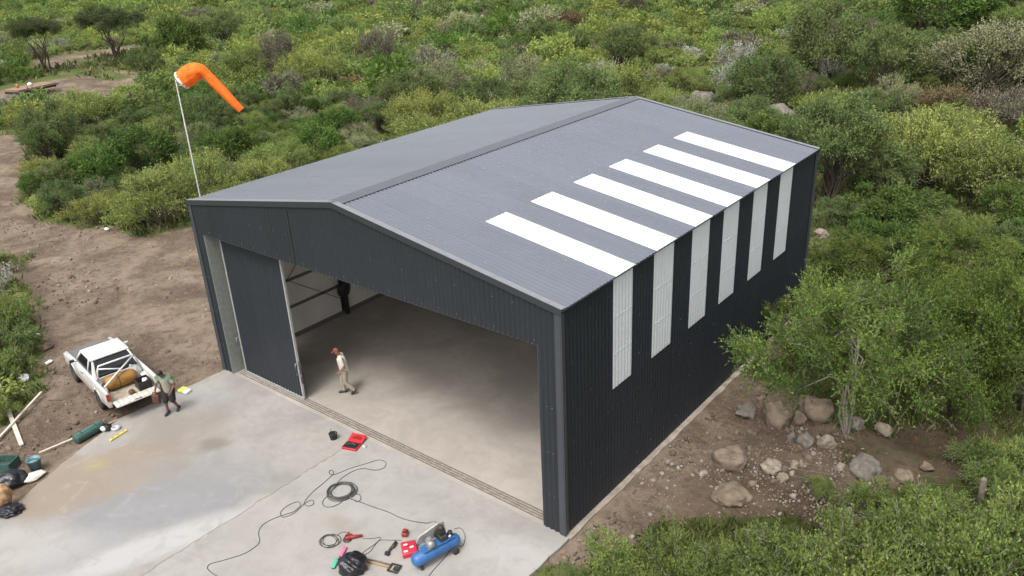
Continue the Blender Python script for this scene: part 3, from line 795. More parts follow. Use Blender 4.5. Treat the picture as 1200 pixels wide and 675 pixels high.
gd = MB()
lp = [(-.36,pz+.02),(-.40,pz+.14),(-.34,pz+.25),(.2,pz+.36),(.36,pz+.30),(.38,pz+.1),(.3,pz+.02)]
gd.prism(lp, .15, .20); gd.tube([(x,.175,z) for x, z in lp]+[(lp[0][0],.175,lp[0][1])], .03, 6); gd.build('belt_guard', mat('guard_metal', (.33,.325,.30), .5, .3, var=.2), ac)
mb = MB(); mb.lathe([(.015,-.02),(.15,-.02),(.16,0),(.15,.02),(.015,.02)], 20, T(.2,.12,pz+.14) @ RM('X',90)); mb.build('flywheel', m_dk, ac)
MB().lathe([(.02,0),(.06,.01),(.06,.13),(.02,.15)], 12, T(.42,-.02,pz+.0)).build('pressure_switch', m_black, ac)
MB().lathe([(.01,0),(.035,0),(.035,.02),(.01,.02)], 12, T(.36,-.1,pz+.08) @ RM('X',90)).build('gauge', m_paper, ac)
for x, y in ((L2*.78,-.17),(L2*.78,.17)):
    wh = MB(); wh.lathe([(.02,-.03),(.075,-.03),(.09,-.015),(.09,.015),(.075,.03),(.02,.03)], 16, T(x,y,.09) @ RM('X',90)); wh.build('wheel', m_tyre, ac)
for y in (-.12,.12):
    mb = MB(); mb.box((-L2*.8,y*.6,.12), (.05,.04,.12)); mb.lathe([(.045,0),(.05,.03),(.03,.06)], 10, T(-L2*.8,y*.6,.0)); mb.build('foot', m_dk, ac)

# ---- tool cases and small tools
rc = empty('tool_case', tuple(G(412,524,.005)), math.atan2(*(G(426,522)-G(405,518))[1::-1])); tag(rc, 'open red tool case with black tools inside, near the door track', 'tool case')
mb = MB(); mb.box((0,-.0,.035), (.5,.34,.07), bev=.02); base = mb.build('base', m_red, rc)
mb = MB(); mb.box((0,0,.074), (.44,.28,.012)); mb.tube([(-.16,-.06,.1),(.05,.04,.11),(.18,.0,.1)], .04, 8); mb.lathe([(.03,0),(.05,.02),(.04,.05)],10,T(-.1,.07,.08)); mb.build('tools', m_black, rc)
mb = MB(); mb.sheet([(-.25,.19,.05),(.25,.19,.05),(.25,.5,.15),(-.25,.5,.15)], .05); lid = mb.build('lid', m_red, rc)
MB().box((0,.36,.115), (.3,.12,.02), Matrix.Identity(4)).build('latch', m_reddk, lid)
def P3(u, v, z=0.): q = G(u, v, z); return (q[0], q[1], z)
bk = empty('bucket', P3(391,514,.004)); tag(bk, 'small grey bucket with dark contents alone on the apron', 'bucket')
MB().lathe([(.09,0),(.1,.0),(.13,.2),(.135,.2),(.12,.19),(.1,.12),(.02,.12)], 18).build('shell', m_dk, bk)
MB().lathe([(.1,.125),(.118,.19),(.09,.19),(.02,.2)], 14).build('contents', m_black, bk)
MB().tube([(.13*math.cos(a),.02,.2+.17*math.sin(a)) for a in np.linspace(0,math.pi,12)], .008, 6).build('handle', m_grey, bk)
o = crumple('rag', P3(427,524,.004), (.16,.12,.07), mat('grey_cloth', (.45,.45,.44), .8), 9, 'small pale grey rag beside the open red case', 'rag')
c2 = empty('tool_case', P3(480,646,.004), math.atan2(*(G(490,640)-G(471,644))[1::-1])); tag(c2, 'closed red plastic case beside the blue compressor', 'tool case')
MB().box((0,0,.07), (.38,.46,.14), bev=.025).build('shell', mat('case_red', (.47,.03,.06), .4, var=.1), c2)
mb = MB(); mb.box((-.02,.02,.147), (.12,.05,.012), bev=.004); mb.build('handle', m_reddk, c2)
for x, y in ((-.08,.1),(.06,-.02),(-.1,-.14)): MB().box((x,y,.147), (.1,.05,.008)).build('sticker', m_paper, c2)
MB().box((.19,.05,.07), (.03,.1,.05)).build('latch', m_black, c2)
ch = empty('battery_charger', P3(475,627,.004), .6); tag(ch, 'little red battery charger behind the closed red case', 'charger')
mb = MB(); mb.box((0,0,.06), (.16,.2,.12), bev=.03); mb.box((0,.02,.14), (.1,.08,.05), bev=.015); mb.build('shell', m_reddk, ch)
mb = MB(); mb.box((.02,-.05,.125), (.08,.05,.03), bev=.01); mb.build('battery', m_black, ch)
dr = empty('cordless_drill', P3(459,645,.004), math.atan2(*(G(463,638)-G(455,650))[1::-1])); tag(dr, 'dark cordless drill lying on its side left of the red case', 'drill')
mb = MB(); mb.lathe([(.02,-.12),(.045,-.11),(.05,.04),(.035,.08),(.022,.09),(.022,.13),(.008,.14)], 14, T(.14,0,.05) @ RM('Z',90) @ RM('X',-90)); mb.build('motor_housing', m_dk, dr)
mb = MB(); mb.tube([(.14,.0,.05),(.0,.03,.05),(-.12,.03,.045)], [.035,.03,.032], 8); mb.build('grip', m_dk, dr)
MB().box((-.17,.03,.045), (.09,.12,.08), bev=.015).build('battery', m_black, dr)
gr = empty('angle_grinder', P3(415,631,.004), math.atan2(*(G(426,630)-G(408,633))[1::-1])); tag(gr, 'red angle grinder beside the small thin cable coil', 'grinder')
mb = MB(); mb.tube([(-.12,0,.06),(0,0,.06),(.22,0,.05)], [.055,.05,.03], 10); mb.build('grip', m_reddk, gr)
mb = MB(); mb.box((-.16,0,.06), (.1,.09,.09), bev=.02); mb.tube([(-.16,.02,.06),(-.12,.17,.09)], .02, 8); mb.build('gear_head', m_red, gr)
MB().lathe([(.01,0),(.115,0),(.115,.006),(.01,.006)], 20, T(-.17,-.02,.02)).build('disc', m_dk, gr)
MB().tube([(-.12+.1*math.cos(a),.02,.06+.09*math.sin(a)) for a in np.linspace(.2,2.9,8)], .018, 6).build('disc_guard', m_dk, gr)
# ---- hoses, cords
def smooth_pts(pts, n=6):
    P = [Vector(p) for p in pts]; out = []
    for i in range(len(P)-1):
        a, b_, c, d = P[max(i-1,0)], P[i], P[i+1], P[min(i+2,len(P)-1)]
        for k in range(n):
            t = k/n; out.append(.5*((2*b_)+(-a+c)*t+(2*a-5*b_+4*c-d)*t*t+(-a+3*b_-3*c+d)*t**3))
    out.append(P[-1]); return out
def cord(name, px, r, m, label, cat, z=.004):
    pts = [P3(u, v, z+r) for u, v in px]
    o = MB().tube(smooth_pts(pts), r, 6).build(name, m); return tag(o, label, cat)
cord('extension_cord', [(256,676),(248,671),(243,666),(246,661),(260,657),(283,650),(296,643),(304,635),(303,624),(308,615),(320,608),(334,603),(345,599),(352,592),(349,588),(338,592),(329,600),(332,606),(345,601),(357,590),(366,586),(367,591),(360,593),(357,588),(366,577),(378,567),(388,558),(391,553),(387,551),(386,555),(392,556),(410,549),(430,543),(444,539),(452,542),(450,548),(440,551),(425,549),(412,553),(401,560),(395,566),(393,572)], .009, m_cable, 'long thin dark cord looping across the apron to the hose coil', 'cord')
# coil
cc_ = Vector(P3(400,576,.0)); mb = MB(); rr = random.Random(2)
pts = []
for k in range(9):
    R0 = .36+rr.uniform(-.05,.05); ox, oy = rr.uniform(-.05,.05), rr.uniform(-.05,.05); z = .015+.014*(k//2)
    for j in range(28):
        a = 2*math.pi*j/28; pts.append((cc_.x+ox+R0*math.cos(a)*(1+.05*math.sin(3*a+k)), cc_.y+oy+R0*.95*math.sin(a), z+.01*math.sin(2*a+k)))
mb.tube(pts, .0125, 6, cap=False)
tail = [P3(u, v, .016) for u, v in [(392,582),(383,582),(378,588),(380,593),(388,594),(398,590),(404,585),(412,581),(420,579),(423,584),(419,588),(413,585)]]
mb.tube(smooth_pts(tail), .0095, 6)
line = [P3(u, v, .016) for u, v in [(409,584),(424,589),(440,595),(455,600),(470,607),(485,611),(500,613),(512,613)]]+[(ac.location.x+.1, ac.location.y+.2, .3)]
mb.tube(smooth_pts(line), .0105, 6)
o = mb.build('air_hose', mat('hose', (.075,.07,.065), .6, var=.2)); tag(o, 'thick dark hose coil joined to the blue compressor by a long line', 'hose')
c2_ = Vector(P3(387,634,0)); mb = MB(); pts = []
for k in range(4):
    R0 = .235+.02*rr.uniform(-1,1); ox, oy = rr.uniform(-.06,.06), rr.uniform(-.06,.06)
    for j in range(24):
        a = 2*math.pi*j/24; pts.append((c2_.x+ox+R0*math.cos(a), c2_.y+oy+R0*.85*math.sin(a), .012+.006*k))
mb.tube(pts, .008, 6, cap=False)
mb.tube(smooth_pts([P3(u,v,.012) for u, v in [(395,628),(400,624),(406,624),(409,628)]]), .008, 6)
o = mb.build('cable_coil', m_cable); tag(o, 'small loose coil of thin cable left of the red grinder', 'cable coil')
cord('power_cable', [(425,631),(436,631),(446,630),(440,637),(430,644),(424,649),(427,650),(434,646),(440,638),(446,633),(458,633),(470,633)], .008, m_cable, 'thin cable trailing from the red grinder towards the red charger', 'cable')
cord('power_cable', [(530,640),(524,650),(518,657),(508,668),(500,678)], .009, m_cable, 'dark cable running from under the compressor to the apron front', 'cable')
cord('air_line', [(532,620),(540,619),(545,628),(543,638),(538,640),(536,632)], .008, m_cable, 'short thin loop of cable at the right end of the compressor', 'cable')
# ---- rubbish bag, brushes, sticks
crumple('rubbish_bag', P3(413,668,.004), (.72,.62,.46), m_bag, 21, 'shiny black rubbish bag on the apron between brush and tool handles', 'rubbish bag', .4, .22, 4)
br = empty('brush', P3(402,648,.004), math.atan2(*(G(406,642)-G(399,654))[1::-1])); tag(br, 'pink plastic brush lying against the black rubbish bag', 'brush')
MB().box((0,0,.05), (.34,.10,.05), bev=.02).build('back', m_pink, br); MB().box((0,0,.015), (.31,.08,.03)).build('bristles', m_black, br)
br = empty('brush', P3(393,662,.004), math.atan2(*(G(396,656)-G(390,668))[1::-1])); tag(br, 'mint green plastic brush at the left of the black rubbish bag', 'brush')
MB().box((0,0,.05), (.30,.10,.05), bev=.02).build('back', m_mint, br); MB().box((0,0,.015), (.28,.08,.03)).build('bristles', m_black, br)
def stick(name, p0, p1, r, m, label, cat, flat=None, head=None):
    a, b_ = Vector(p0), Vector(p1); d = b_-a
    o = empty(name, a, 0); tag(o, label, cat)
    mb = MB()
    if flat: mb.box((d.length/2,0,0), (d.length,flat[0],flat[1]), d.to_track_quat('X','Z').to_matrix().to_4x4())
    else: mb.tube([(0,0,0), d], r, 8)
    mb.build('shaft' if not flat else 'board', m, o)
    if head: head(o, d)
    return o
def hoe(o, d):
    M = T(*d) @ d.to_track_quat('X','Z').to_matrix().to_4x4()
    mb = MB()
    for y in (-.12,.12): mb.box((.12,y,.02), (.26,.03,.03), M)
    mb.box((0,0,.02), (.03,.26,.03), M); mb.box((.25,0,.02), (.03,.26,.03), M); mb.box((.18,.0,.02), (.14,.12,.03), M); mb.build('head', m_dk, o)
stick('digging_tool', P3(428,657,.04), P3(457,665,.03), .018, m_stick, 'wooden handled tool with square metal head right of the black bag', 'tool', head=hoe)
o = MB().tube([P3(424,654,.03), P3(440,657,.03), P3(458,662,.03)], .018, 8).build('iron_bar', m_rust); tag(o, 'thin brown bar lying just behind the wooden tool handle', 'bar')

# ---- left side of the apron
stick('plank', (*G(-6,440)[:2],.1), (*G(25,521)[:2],-.02), 0, m_wood, 'pale plank lying lengthwise beneath the crossing plank by the bushes', 'plank', flat=(.13,.05))
stick('plank', (*G(-4,517)[:2],.02), (*G(50,464)[:2],.16), 0, m_wood, 'thin pale plank lying across on top of the other plank', 'plank', flat=(.075,.045))
stick('pole', (*G(46,531)[:2],.02), (*G(157,484)[:2],.0), .025, m_wood, 'long pale pole lying along the edge of the concrete apron', 'pole')
bb = empty('bucket', (*G(42,548)[:2],-.07)); tag(bb, 'teal blue plastic bucket at the left end of the long pole', 'bucket')
MB().lathe([(.14,0),(.15,0),(.19,.36),(.20,.36),(.2,.39),(.18,.39),(.13,.1),(.02,.08)], 20).build('shell', m_teal, bb)
MB().lathe([(.165,.3),(.02,.31)], 16).build('water', mat('bucket_water', (.20,.32,.36), .15, var=.1), bb)
MB().tube([(.2*math.cos(a),.2*math.sin(a)*.3-.1,.38+.05*math.sin(a)) for a in np.linspace(0,math.pi,10)], .008, 6).build('handle', m_grey, bb)
gb_ = empty('tool_box', (*G(105,509)[:2],-.04), math.atan2(*(G(118,500)-G(94,514))[1::-1])); tag(gb_, 'long dark green tool box lying over the pole at the apron edge', 'tool box')
mb = MB(); mb.box((0,0,.13), (1.0,.3,.24), bev=.08); mb.build('shell', m_green, gb_)
mb = MB(); mb.box((0,.02,.255), (.9,.1,.03), bev=.012); mb.build('lid_strip', mat('green_light', (.06,.15,.13), .6), gb_)
mb = MB()
for x in (-.25,.25): mb.tube([(x,.1,.25),(x,.0,.29),(x,-.12,.22)], .014, 6)
mb.build('strap', m_black, gb_)
sk = crumple('cement_sack', (*G(38,559)[:2],-.04), (.75,.4,.14), m_sack, 31, 'empty whitish paper sack at the apron edge near the black bags', 'sack', math.atan2(*(G(50,553)-G(26,563))[1::-1]), .12)
crumple('rubbish_bag', (*G(13,566)[:2],-.05), (.85,.6,.42), m_bag, 33, 'black plastic bag on the soil behind the brown sack', 'rubbish bag', 1.2, .22, 4)
crumple('rubbish_bag', (*G(12,600)[:2],.0), (.72,.55,.22), m_bag, 35, 'flattened black plastic bag under the brown sack on the apron', 'rubbish bag', .4, .2, 4)
crumple('brown_sack', (*G(8,593)[:2],.12), (.42,.42,.62), mat('brown_sack', (.34,.21,.11), .7, var=.3, scale=5, bump=.5, bscale=9), 37, 'upright brown sack sitting on a flattened black bag', 'sack', .3, .16, 4)
lv = empty('spirit_level', P3(139,511,.004), math.atan2(*(G(147,506)-G(131,516))[1::-1])); tag(lv, 'yellow spirit level lying near the apron edge', 'level')
MB().box((0,0,.03), (.62,.09,.05), bev=.012).build('body', m_yel, lv)
for x in (-.2,0,.2): MB().box((x,0,.058), (.06,.05,.008)).build('vial', m_stick, lv)
pl = empty('power_tool', P3(126,504,.004), .5); tag(pl, 'black and white power tool beside the green tool box', 'power tool')
mb = MB(); mb.box((0,0,.1), (.26,.2,.2), bev=.05); mb.tube([(-.1,0,.22),(0,0,.28),(.1,0,.22)], .025, 8); mb.build('body', m_black, pl)
MB().lathe([(.02,-.02),(.09,-.02),(.09,.02),(.02,.02)], 16, T(-.05,-.12,.12) @ RM('X',90)).build('cover', m_paper, pl)
tp = MB(); tp.lathe([(.06,0),(.14,0),(.14,.09),(.06,.09),(.06,0)], 20); o = tp.build('tape_roll', mat('grey_tape', (.45,.44,.45), .5), None, P3(136,503,.004)); tag(o, 'pale grey roll beside the black and white power tool', 'tape roll')
pk = empty('packet', P3(217,459,.004), .3); tag(pk, 'lime and white packet lying behind the standing worker', 'packet')
MB().box((-.08,0,.06), (.26,.3,.12), bev=.04).build('wrap', mat('lime', (.52,.58,.12), .5, var=.2), pk); MB().box((.12,-.02,.05), (.18,.26,.1), bev=.04).build('end', m_paper, pk)
dc = empty('crate', (*G(5,546)[:2],-.06), .6); tag(dc, 'dark green open crate among weeds at the left frame edge', 'crate')
mb = MB()
for s in (-1,1): mb.box((s*.35,0,.14), (.03,.5,.28)); mb.box((0,s*.24,.14), (.7,.03,.28))
mb.box((0,0,.02), (.68,.46,.03)); mb.build('shell', m_green, dc)
for k, (u, v, s, lb) in enumerate([(125,268,.3,'white scrap of paper at the bush edge near the hangar'), (42,393,.32,'white crumpled scrap by the pale stones'), (57,424,.26,'white crumpled scrap left of the pickup bonnet'), (29,443,.5,'larger white torn bag above the crossed planks')]):
    q = G(u, v); crumple('litter', (q[0],q[1],-.05), (s*1.15,s*.7,s*.35), m_paper, 50+k, lb, 'litter', k, .3)

# ---- flat trailer far left
tq = GT(38,110); td = GT(56,101)-GT(20,109)
tl = empty('flat_trailer', tq, math.atan2(td[1], td[0])); tag(tl, 'old rusty flat trailer parked on bare soil under the umbrella tree', 'trailer')
m_deck = mat('rusty_deck', (.26,.16,.12), .8, var=.25, scale=1.5)
MB().box((0,0,.72), (4.6,2.2,.2)).build('deck', m_deck, tl)
mb = MB()
for y in (-.7,.7): mb.box((0,y,.50), (4.4,.12,.24))
for x in (-2.2,2.2): mb.box((x,0,.50), (.1,2.1,.24))
mb.tube([(2.2,-.5,.5),(3.4,0,.45),(2.2,.5,.5)], .05, 6); mb.build('chassis', m_dk, tl)
for x in (-.5,.5):
    for s in (-1,1): MB().lathe([(.1,-.1),(.30,-.1),(.32,0),(.30,.1),(.1,.1)], 18, T(x,s*.88,.32) @ RM('X',90)).build('wheel', m_tyre, tl)
q = tl.matrix_world
a = tl.rotation_euler.z; tx = lambda x, y: (tq[0]+x*math.cos(a)-y*math.sin(a), tq[1]+x*math.sin(a)+y*math.cos(a), tq[2]+.82)
crumple('white_bundle', tx(.3,.4), (.6,.45,.3), m_paper, 61, 'white bundle lying on the deck of the flat trailer', 'bundle')
o = MB().lathe([(.14,0),(.15,.0),(.15,.32),(.12,.36),(.05,.37)],14).build('jerrycan', m_stick, None, tx(-1.1,.5)); tag(o, 'orange brown drum standing on the flat trailer', 'drum')

# ---- fence post at the lower right
fp = GT(1146,594)
fo = empty('fence_post', fp); tag(fo, 'weathered grey wooden fence post among the weeds at lower right', 'fence post')
mb = MB(); mb.tube([(0,0,-.2),(.01,.0,.5),(-.01,.02,.85),(.0,.02,.9)], [.09,.085,.08,.05], 9); mb.build('post', mat('old_wood', (.16,.135,.11), .9, var=.3, scale=9, bump=.6), fo)
mb = MB()
for z in (.35,.6,.82): mb.tube([(0,0,z),(-3.2,-1.4,z-.12),(-6,-2.6,z)], .006, 5)
mb.build('wire', m_rust, fo)

# ---- rocks
ROCKS = []
def rock(u, v, wpx, hpx, seed, label, m, flat=.7, world=None):
    q = GT(u, v) if world is None else np.array(world); dist = np.linalg.norm(q-CP); ROCKS.append(q); s = .93*wpx*dist/FPX; h = max(hpx*dist/FPX*.95, .2*s)
    bm = bmesh.new(); bmesh.ops.create_icosphere(bm, subdivisions=4, radius=1)
    r = np.random.default_rng(seed); P = np.array([vv.co for vv in bm.verts]); d = np.ones(len(P))
    for k in range(9):                                   # planar facets chipped off
        n_ = r.normal(size=3); n_ /= np.linalg.norm(n_); c = r.uniform(.62,.92); t = P@n_
        d = np.where(t*d > c, c/np.maximum(t, .05), d)
    for k in range(16):
        n_ = r.normal(size=3); f_ = r.uniform(3,16); d = d*(1+.09/f_**.6*np.sin(P@n_*f_*.6+r.uniform(0,6)))
    for vv, k in zip(bm.verts, d): vv.co = Vector((vv.co.x*k*s/2*1.08, vv.co.y*k*s/2, vv.co.z*k*h*.6))
    o = MB().bm(bm, None, True).build('rock', m, None, (q[0], q[1], q[2]+h*.08)); o.rotation_euler = (r.uniform(-.15,.15), r.uniform(-.15,.15), r.uniform(0,6))
    return tag(o, label, 'rock')
m_rk1 = mat('rock_tan', (.105,.075,.052), .95, var=.3, scale=3.5, bump=1., bscale=16, col2=(.225,.178,.128))
m_rk2 = mat('rock_grey', (.10,.087,.077), .95, var=.3, scale=3.5, bump=1., bscale=16, col2=(.22,.193,.165))
m_rk3 = mat('rock_pale', (.17,.138,.10), .95, var=.3, scale=3.5, bump=1., bscale=16, col2=(.32,.275,.215))
for i, (u, v, ww, hh_, lb, mm) in enumerate([
    (911,491,44,38,'big brown boulder at the left of the boulder pile under the tree', m_rk1),
    (953,484,40,36,'big cracked boulder touching the tree shade, right in the pile', m_rk1),
    (935,493,18,18,'small tan boulder wedged between the two big boulders', m_rk1),
    (874,483,24,16,'low grey green rock left of the biggest boulder', m_rk2),
    (857,540,42,34,'large half buried boulder alone on bare soil nearest the wall', m_rk1),
    (944,520,20,22,'round grey boulder in the row below the boulder pile', m_rk2),
    (967,521,21,17,'pale tan rock right of the round grey boulder', m_rk3),
    (927,514,12,12,'small dark stone left of the round grey boulder', m_rk2),
    (906,550,24,18,'angular pale rock in the middle of the rubble', m_rk3),
    (916,560,14,8,'flat pale stone just below the angular pale rock', m_rk3),
    (931,546,11,10,'small tan stone right of the angular pale rock', m_rk3),
    (939,545,8,9,'smallest tan stone of the pair at the rubble edge', m_rk3),
    (1034,505,19,13,'pale stone lying in the tree shade right of the trunk', m_rk3),
    (1014,549,32,22,'pale grey boulder with weeds around it below the trunk', m_rk2),
    (1056,560,24,13,'flat tan stone on dry grass right of the grey boulder', m_rk1),
    (984,549,12,9,'small whitish stone left of the grey boulder', m_rk3),
    (1000,497,20,20,'dark rock in deep shade behind the crooked trunk', m_rk2),
    (1085,548,14,10,'small mossy stone on the dry grass at right', m_rk1),
    (855,580,44,17,'wide low earthy rock above the foreground weeds', m_rk1),
    (972,619,28,18,'pale slab of rock poking through the foreground weeds', m_rk3),
    (993,634,24,24,'whitish rock sunk in the foreground weeds', m_rk3),
    (820,122,38,26,'large slanted grey slab of rock behind the hangar roof', m_rk2),
    (910,142,44,26,'dark rock outcrop behind the hangar back corner', m_rk2),
    (963,180,36,16,'brown rock right behind the hangar back corner', m_rk2),
    (1000,166,14,9,'small pale rock on the slope right of the hangar corner', m_rk3),
    (963,276,18,12,'pale rock at the foot of the wall near its far end', m_rk3),
    (200,174,28,11,'grey flat rock among bushes below the windsock', m_rk2),
    (46,233,18,8,'pale brown rock at the bush edge beside the dirt track', m_rk1),
    (843,575,10,8,'small stone at left on the rubble', m_rk3),
    (693,628,14,10,'flat grey stone near the hangar front corner', m_rk2),
    (22,352,16,11,'pale stone, highest of the row at left frame edge', m_rk3),
    (28,366,15,12,'pale stone, middle of the row at left frame edge', m_rk3),
    (34,378,11,9,'tan stone, lowest of the row at left frame edge', m_rk1),
    (54,407,13,8,'flat tan stone behind the pickup bonnet', m_rk1)]):
    rock(u, v, ww, hh_, 100+i, lb, mm)
# loose stones: uncountable
V = []; F = []; rg = np.random.default_rng(77)
ico = bmesh.new(); bmesh.ops.create_icosphere(ico, subdivisions=1, radius=1); IV = np.array([v.co for v in ico.verts]); IF = np.array([[v.index for v in f.verts] for f in ico.faces]); ico.free()
SP = []
for _ in range(9000):
    if rg.random() < .5: x, y = rg.uniform(15.3, 21), rg.uniform(-2, 14)
    else: x, y = rg.uniform(-32, .2), rg.uniform(-9, 22)
    SP.append((x, y))
SP = np.array(SP); dm = dirt_at(SP[:,0], SP[:,1]); dens = fbm2(SP[:,0], SP[:,1], .8, 33)
edge = dens+rg.normal(size=len(SP))*.25
ok = (dm > .5) & (edge > .05) & ~inpoly(SP, APRON) & ~inpoly(SP, HANG+np.array([[.2,0],[-.35,0],[-.35,0],[.2,0]]))
SP = SP[ok][:2000]
zz = hgt(SP[:,0], SP[:,1])-.055
for (x, y), z in zip(SP, zz):
    s = min(.016*rg.pareto(2.2)+.016, .11); M_ = np.eye(3)*rg.uniform(.6,1.3,3)*s; A = np.linalg.qr(rg.normal(size=(3,3)))[0]
    Q = (IV*rg.uniform(.8,1.15,(len(IV),1)))@M_@A+[x, y, z+.02]
    F.append(IF+len(V)*len(IV)); V.append(Q)
CV = []; CF = []
for _ in range(16000):
    if rg.random() < .3: x, y = rg.uniform(15.4, 21), rg.uniform(-2, 13)
    else: x, y = rg.uniform(-30, .2), rg.uniform(-8, 20)
    CV.append((x, y))
CV = np.array(CV); ok = (dirt_at(CV[:,0], CV[:,1]) > .6) & ~inpoly(CV, APRON) & ~inpoly(CV, HANG+np.array([[.2,0],[-.35,0],[-.35,0],[.2,0]])) & (fbm2(CV[:,0], CV[:,1], .6, 35)+rg.normal(size=len(CV))*.3 > -.05)
CV = CV[ok]; cz_ = hgt(CV[:,0], CV[:,1])-.06; KV = []; KF = []
for (x, y), z in zip(CV, cz_):
    s = min(.014*rg.pareto(2.)+.018, .12); A = np.linalg.qr(rg.normal(size=(3,3)))[0]
    KF.append(IF+len(KV)*len(IV)); KV.append((IV*rg.uniform(.7,1.2,(len(IV),1)))@(np.eye(3)*rg.uniform(.5,1.4,3)*s)@A+[x, y, z+.015])
o = npmesh('soil_clods', np.concatenate(KV), np.concatenate(KF), mat('clod_soil', (.06,.042,.03), .95, scale=1.2, col2=(.22,.165,.12))); tag(o, kind='stuff')
o = npmesh('loose_stones', np.concatenate(V), np.concatenate(F), mat('stone_chips', (.14,.11,.085), .9, scale=2.5, col2=(.34,.30,.26))); tag(o, kind='stuff')
# dry twigs on the yard
V = MB()
for _ in range(70):
    x, y = rg.uniform(-24,-1), rg.uniform(-8,14)
    if dirt_at(np.array([x]), np.array([y]))[0] < .9: continue
    a = rg.uniform(0,6.28); l = rg.uniform(.25,1.0)
    V.tube([(x,y,-.03),(x+math.cos(a)*l/2,y+math.sin(a)*l/2,.03),(x+math.cos(a+.3)*l,y+math.sin(a+.3)*l,-.02)], .012, 5)
o = V.build('dry_twigs', mat('twig', (.13,.095,.065), .9)); tag(o, kind='stuff')

# ================================================================== people
def capsules(name, caps, vox, m, parent, ell=()):
    """one continuous surface grown round tapered capsules [(p0,r0,p1,r1)] and ellipsoids [(c,(rx,ry,rz))]"""
    mb = MB()
    for p0, r0, p1, r1 in caps:
        a, b_ = Vector(p0), Vector(p1); d = b_-a; L = max(d.length, 1e-4); q = d.to_track_quat('Z','Y').to_matrix().to_4x4(); q.translation = a
        pf = [(r0*math.sin(t), -r0*math.cos(t)) for t in np.linspace(.15, math.pi/2, 4)]+[(r1*math.sin(t), L-r1*math.cos(t)) for t in np.linspace(math.pi/2, math.pi-.15, 4)]
        mb.lathe(pf, 12, q)
    for c, rr_ in ell:
        bm = bmesh.new(); bmesh.ops.create_icosphere(bm, subdivisions=3, radius=1)
        mb.bm(bm, T(*c) @ Matrix.Diagonal((*rr_, 1)), True)
    o = mb.build(name, m, parent)
    md = o.modifiers.new('r', 'REMESH'); md.mode = 'VOXEL'; md.voxel_size = vox; md.use_smooth_shade = True
    s2 = o.modifiers.new('s', 'SMOOTH'); s2.factor = .5; s2.iterations = 3
    dg = bpy.context.evaluated_depsgraph_get(); dg.update()
    me = bpy.data.meshes.new_from_object(o.evaluated_get(dg)); o.modifiers.clear(); old = o.data; o.data = me; bpy.data.meshes.remove(old)
    if not me.materials: me.materials.append(m)
    return o
m_skin = mat('skin_tan', (.24,.115,.07), .55, var=.08); m_skin2 = mat('skin_sunburnt', (.17,.072,.048), .55, var=.08)
m_hair = mat('hair_dark', (.012,.010,.009), .6, var=.3); m_shoe = mat('dark_boot', (.025,.024,.025), .6, var=.2)
def lerp(a, b_, t): return tuple(Vector(a).lerp(Vector(b_), t))
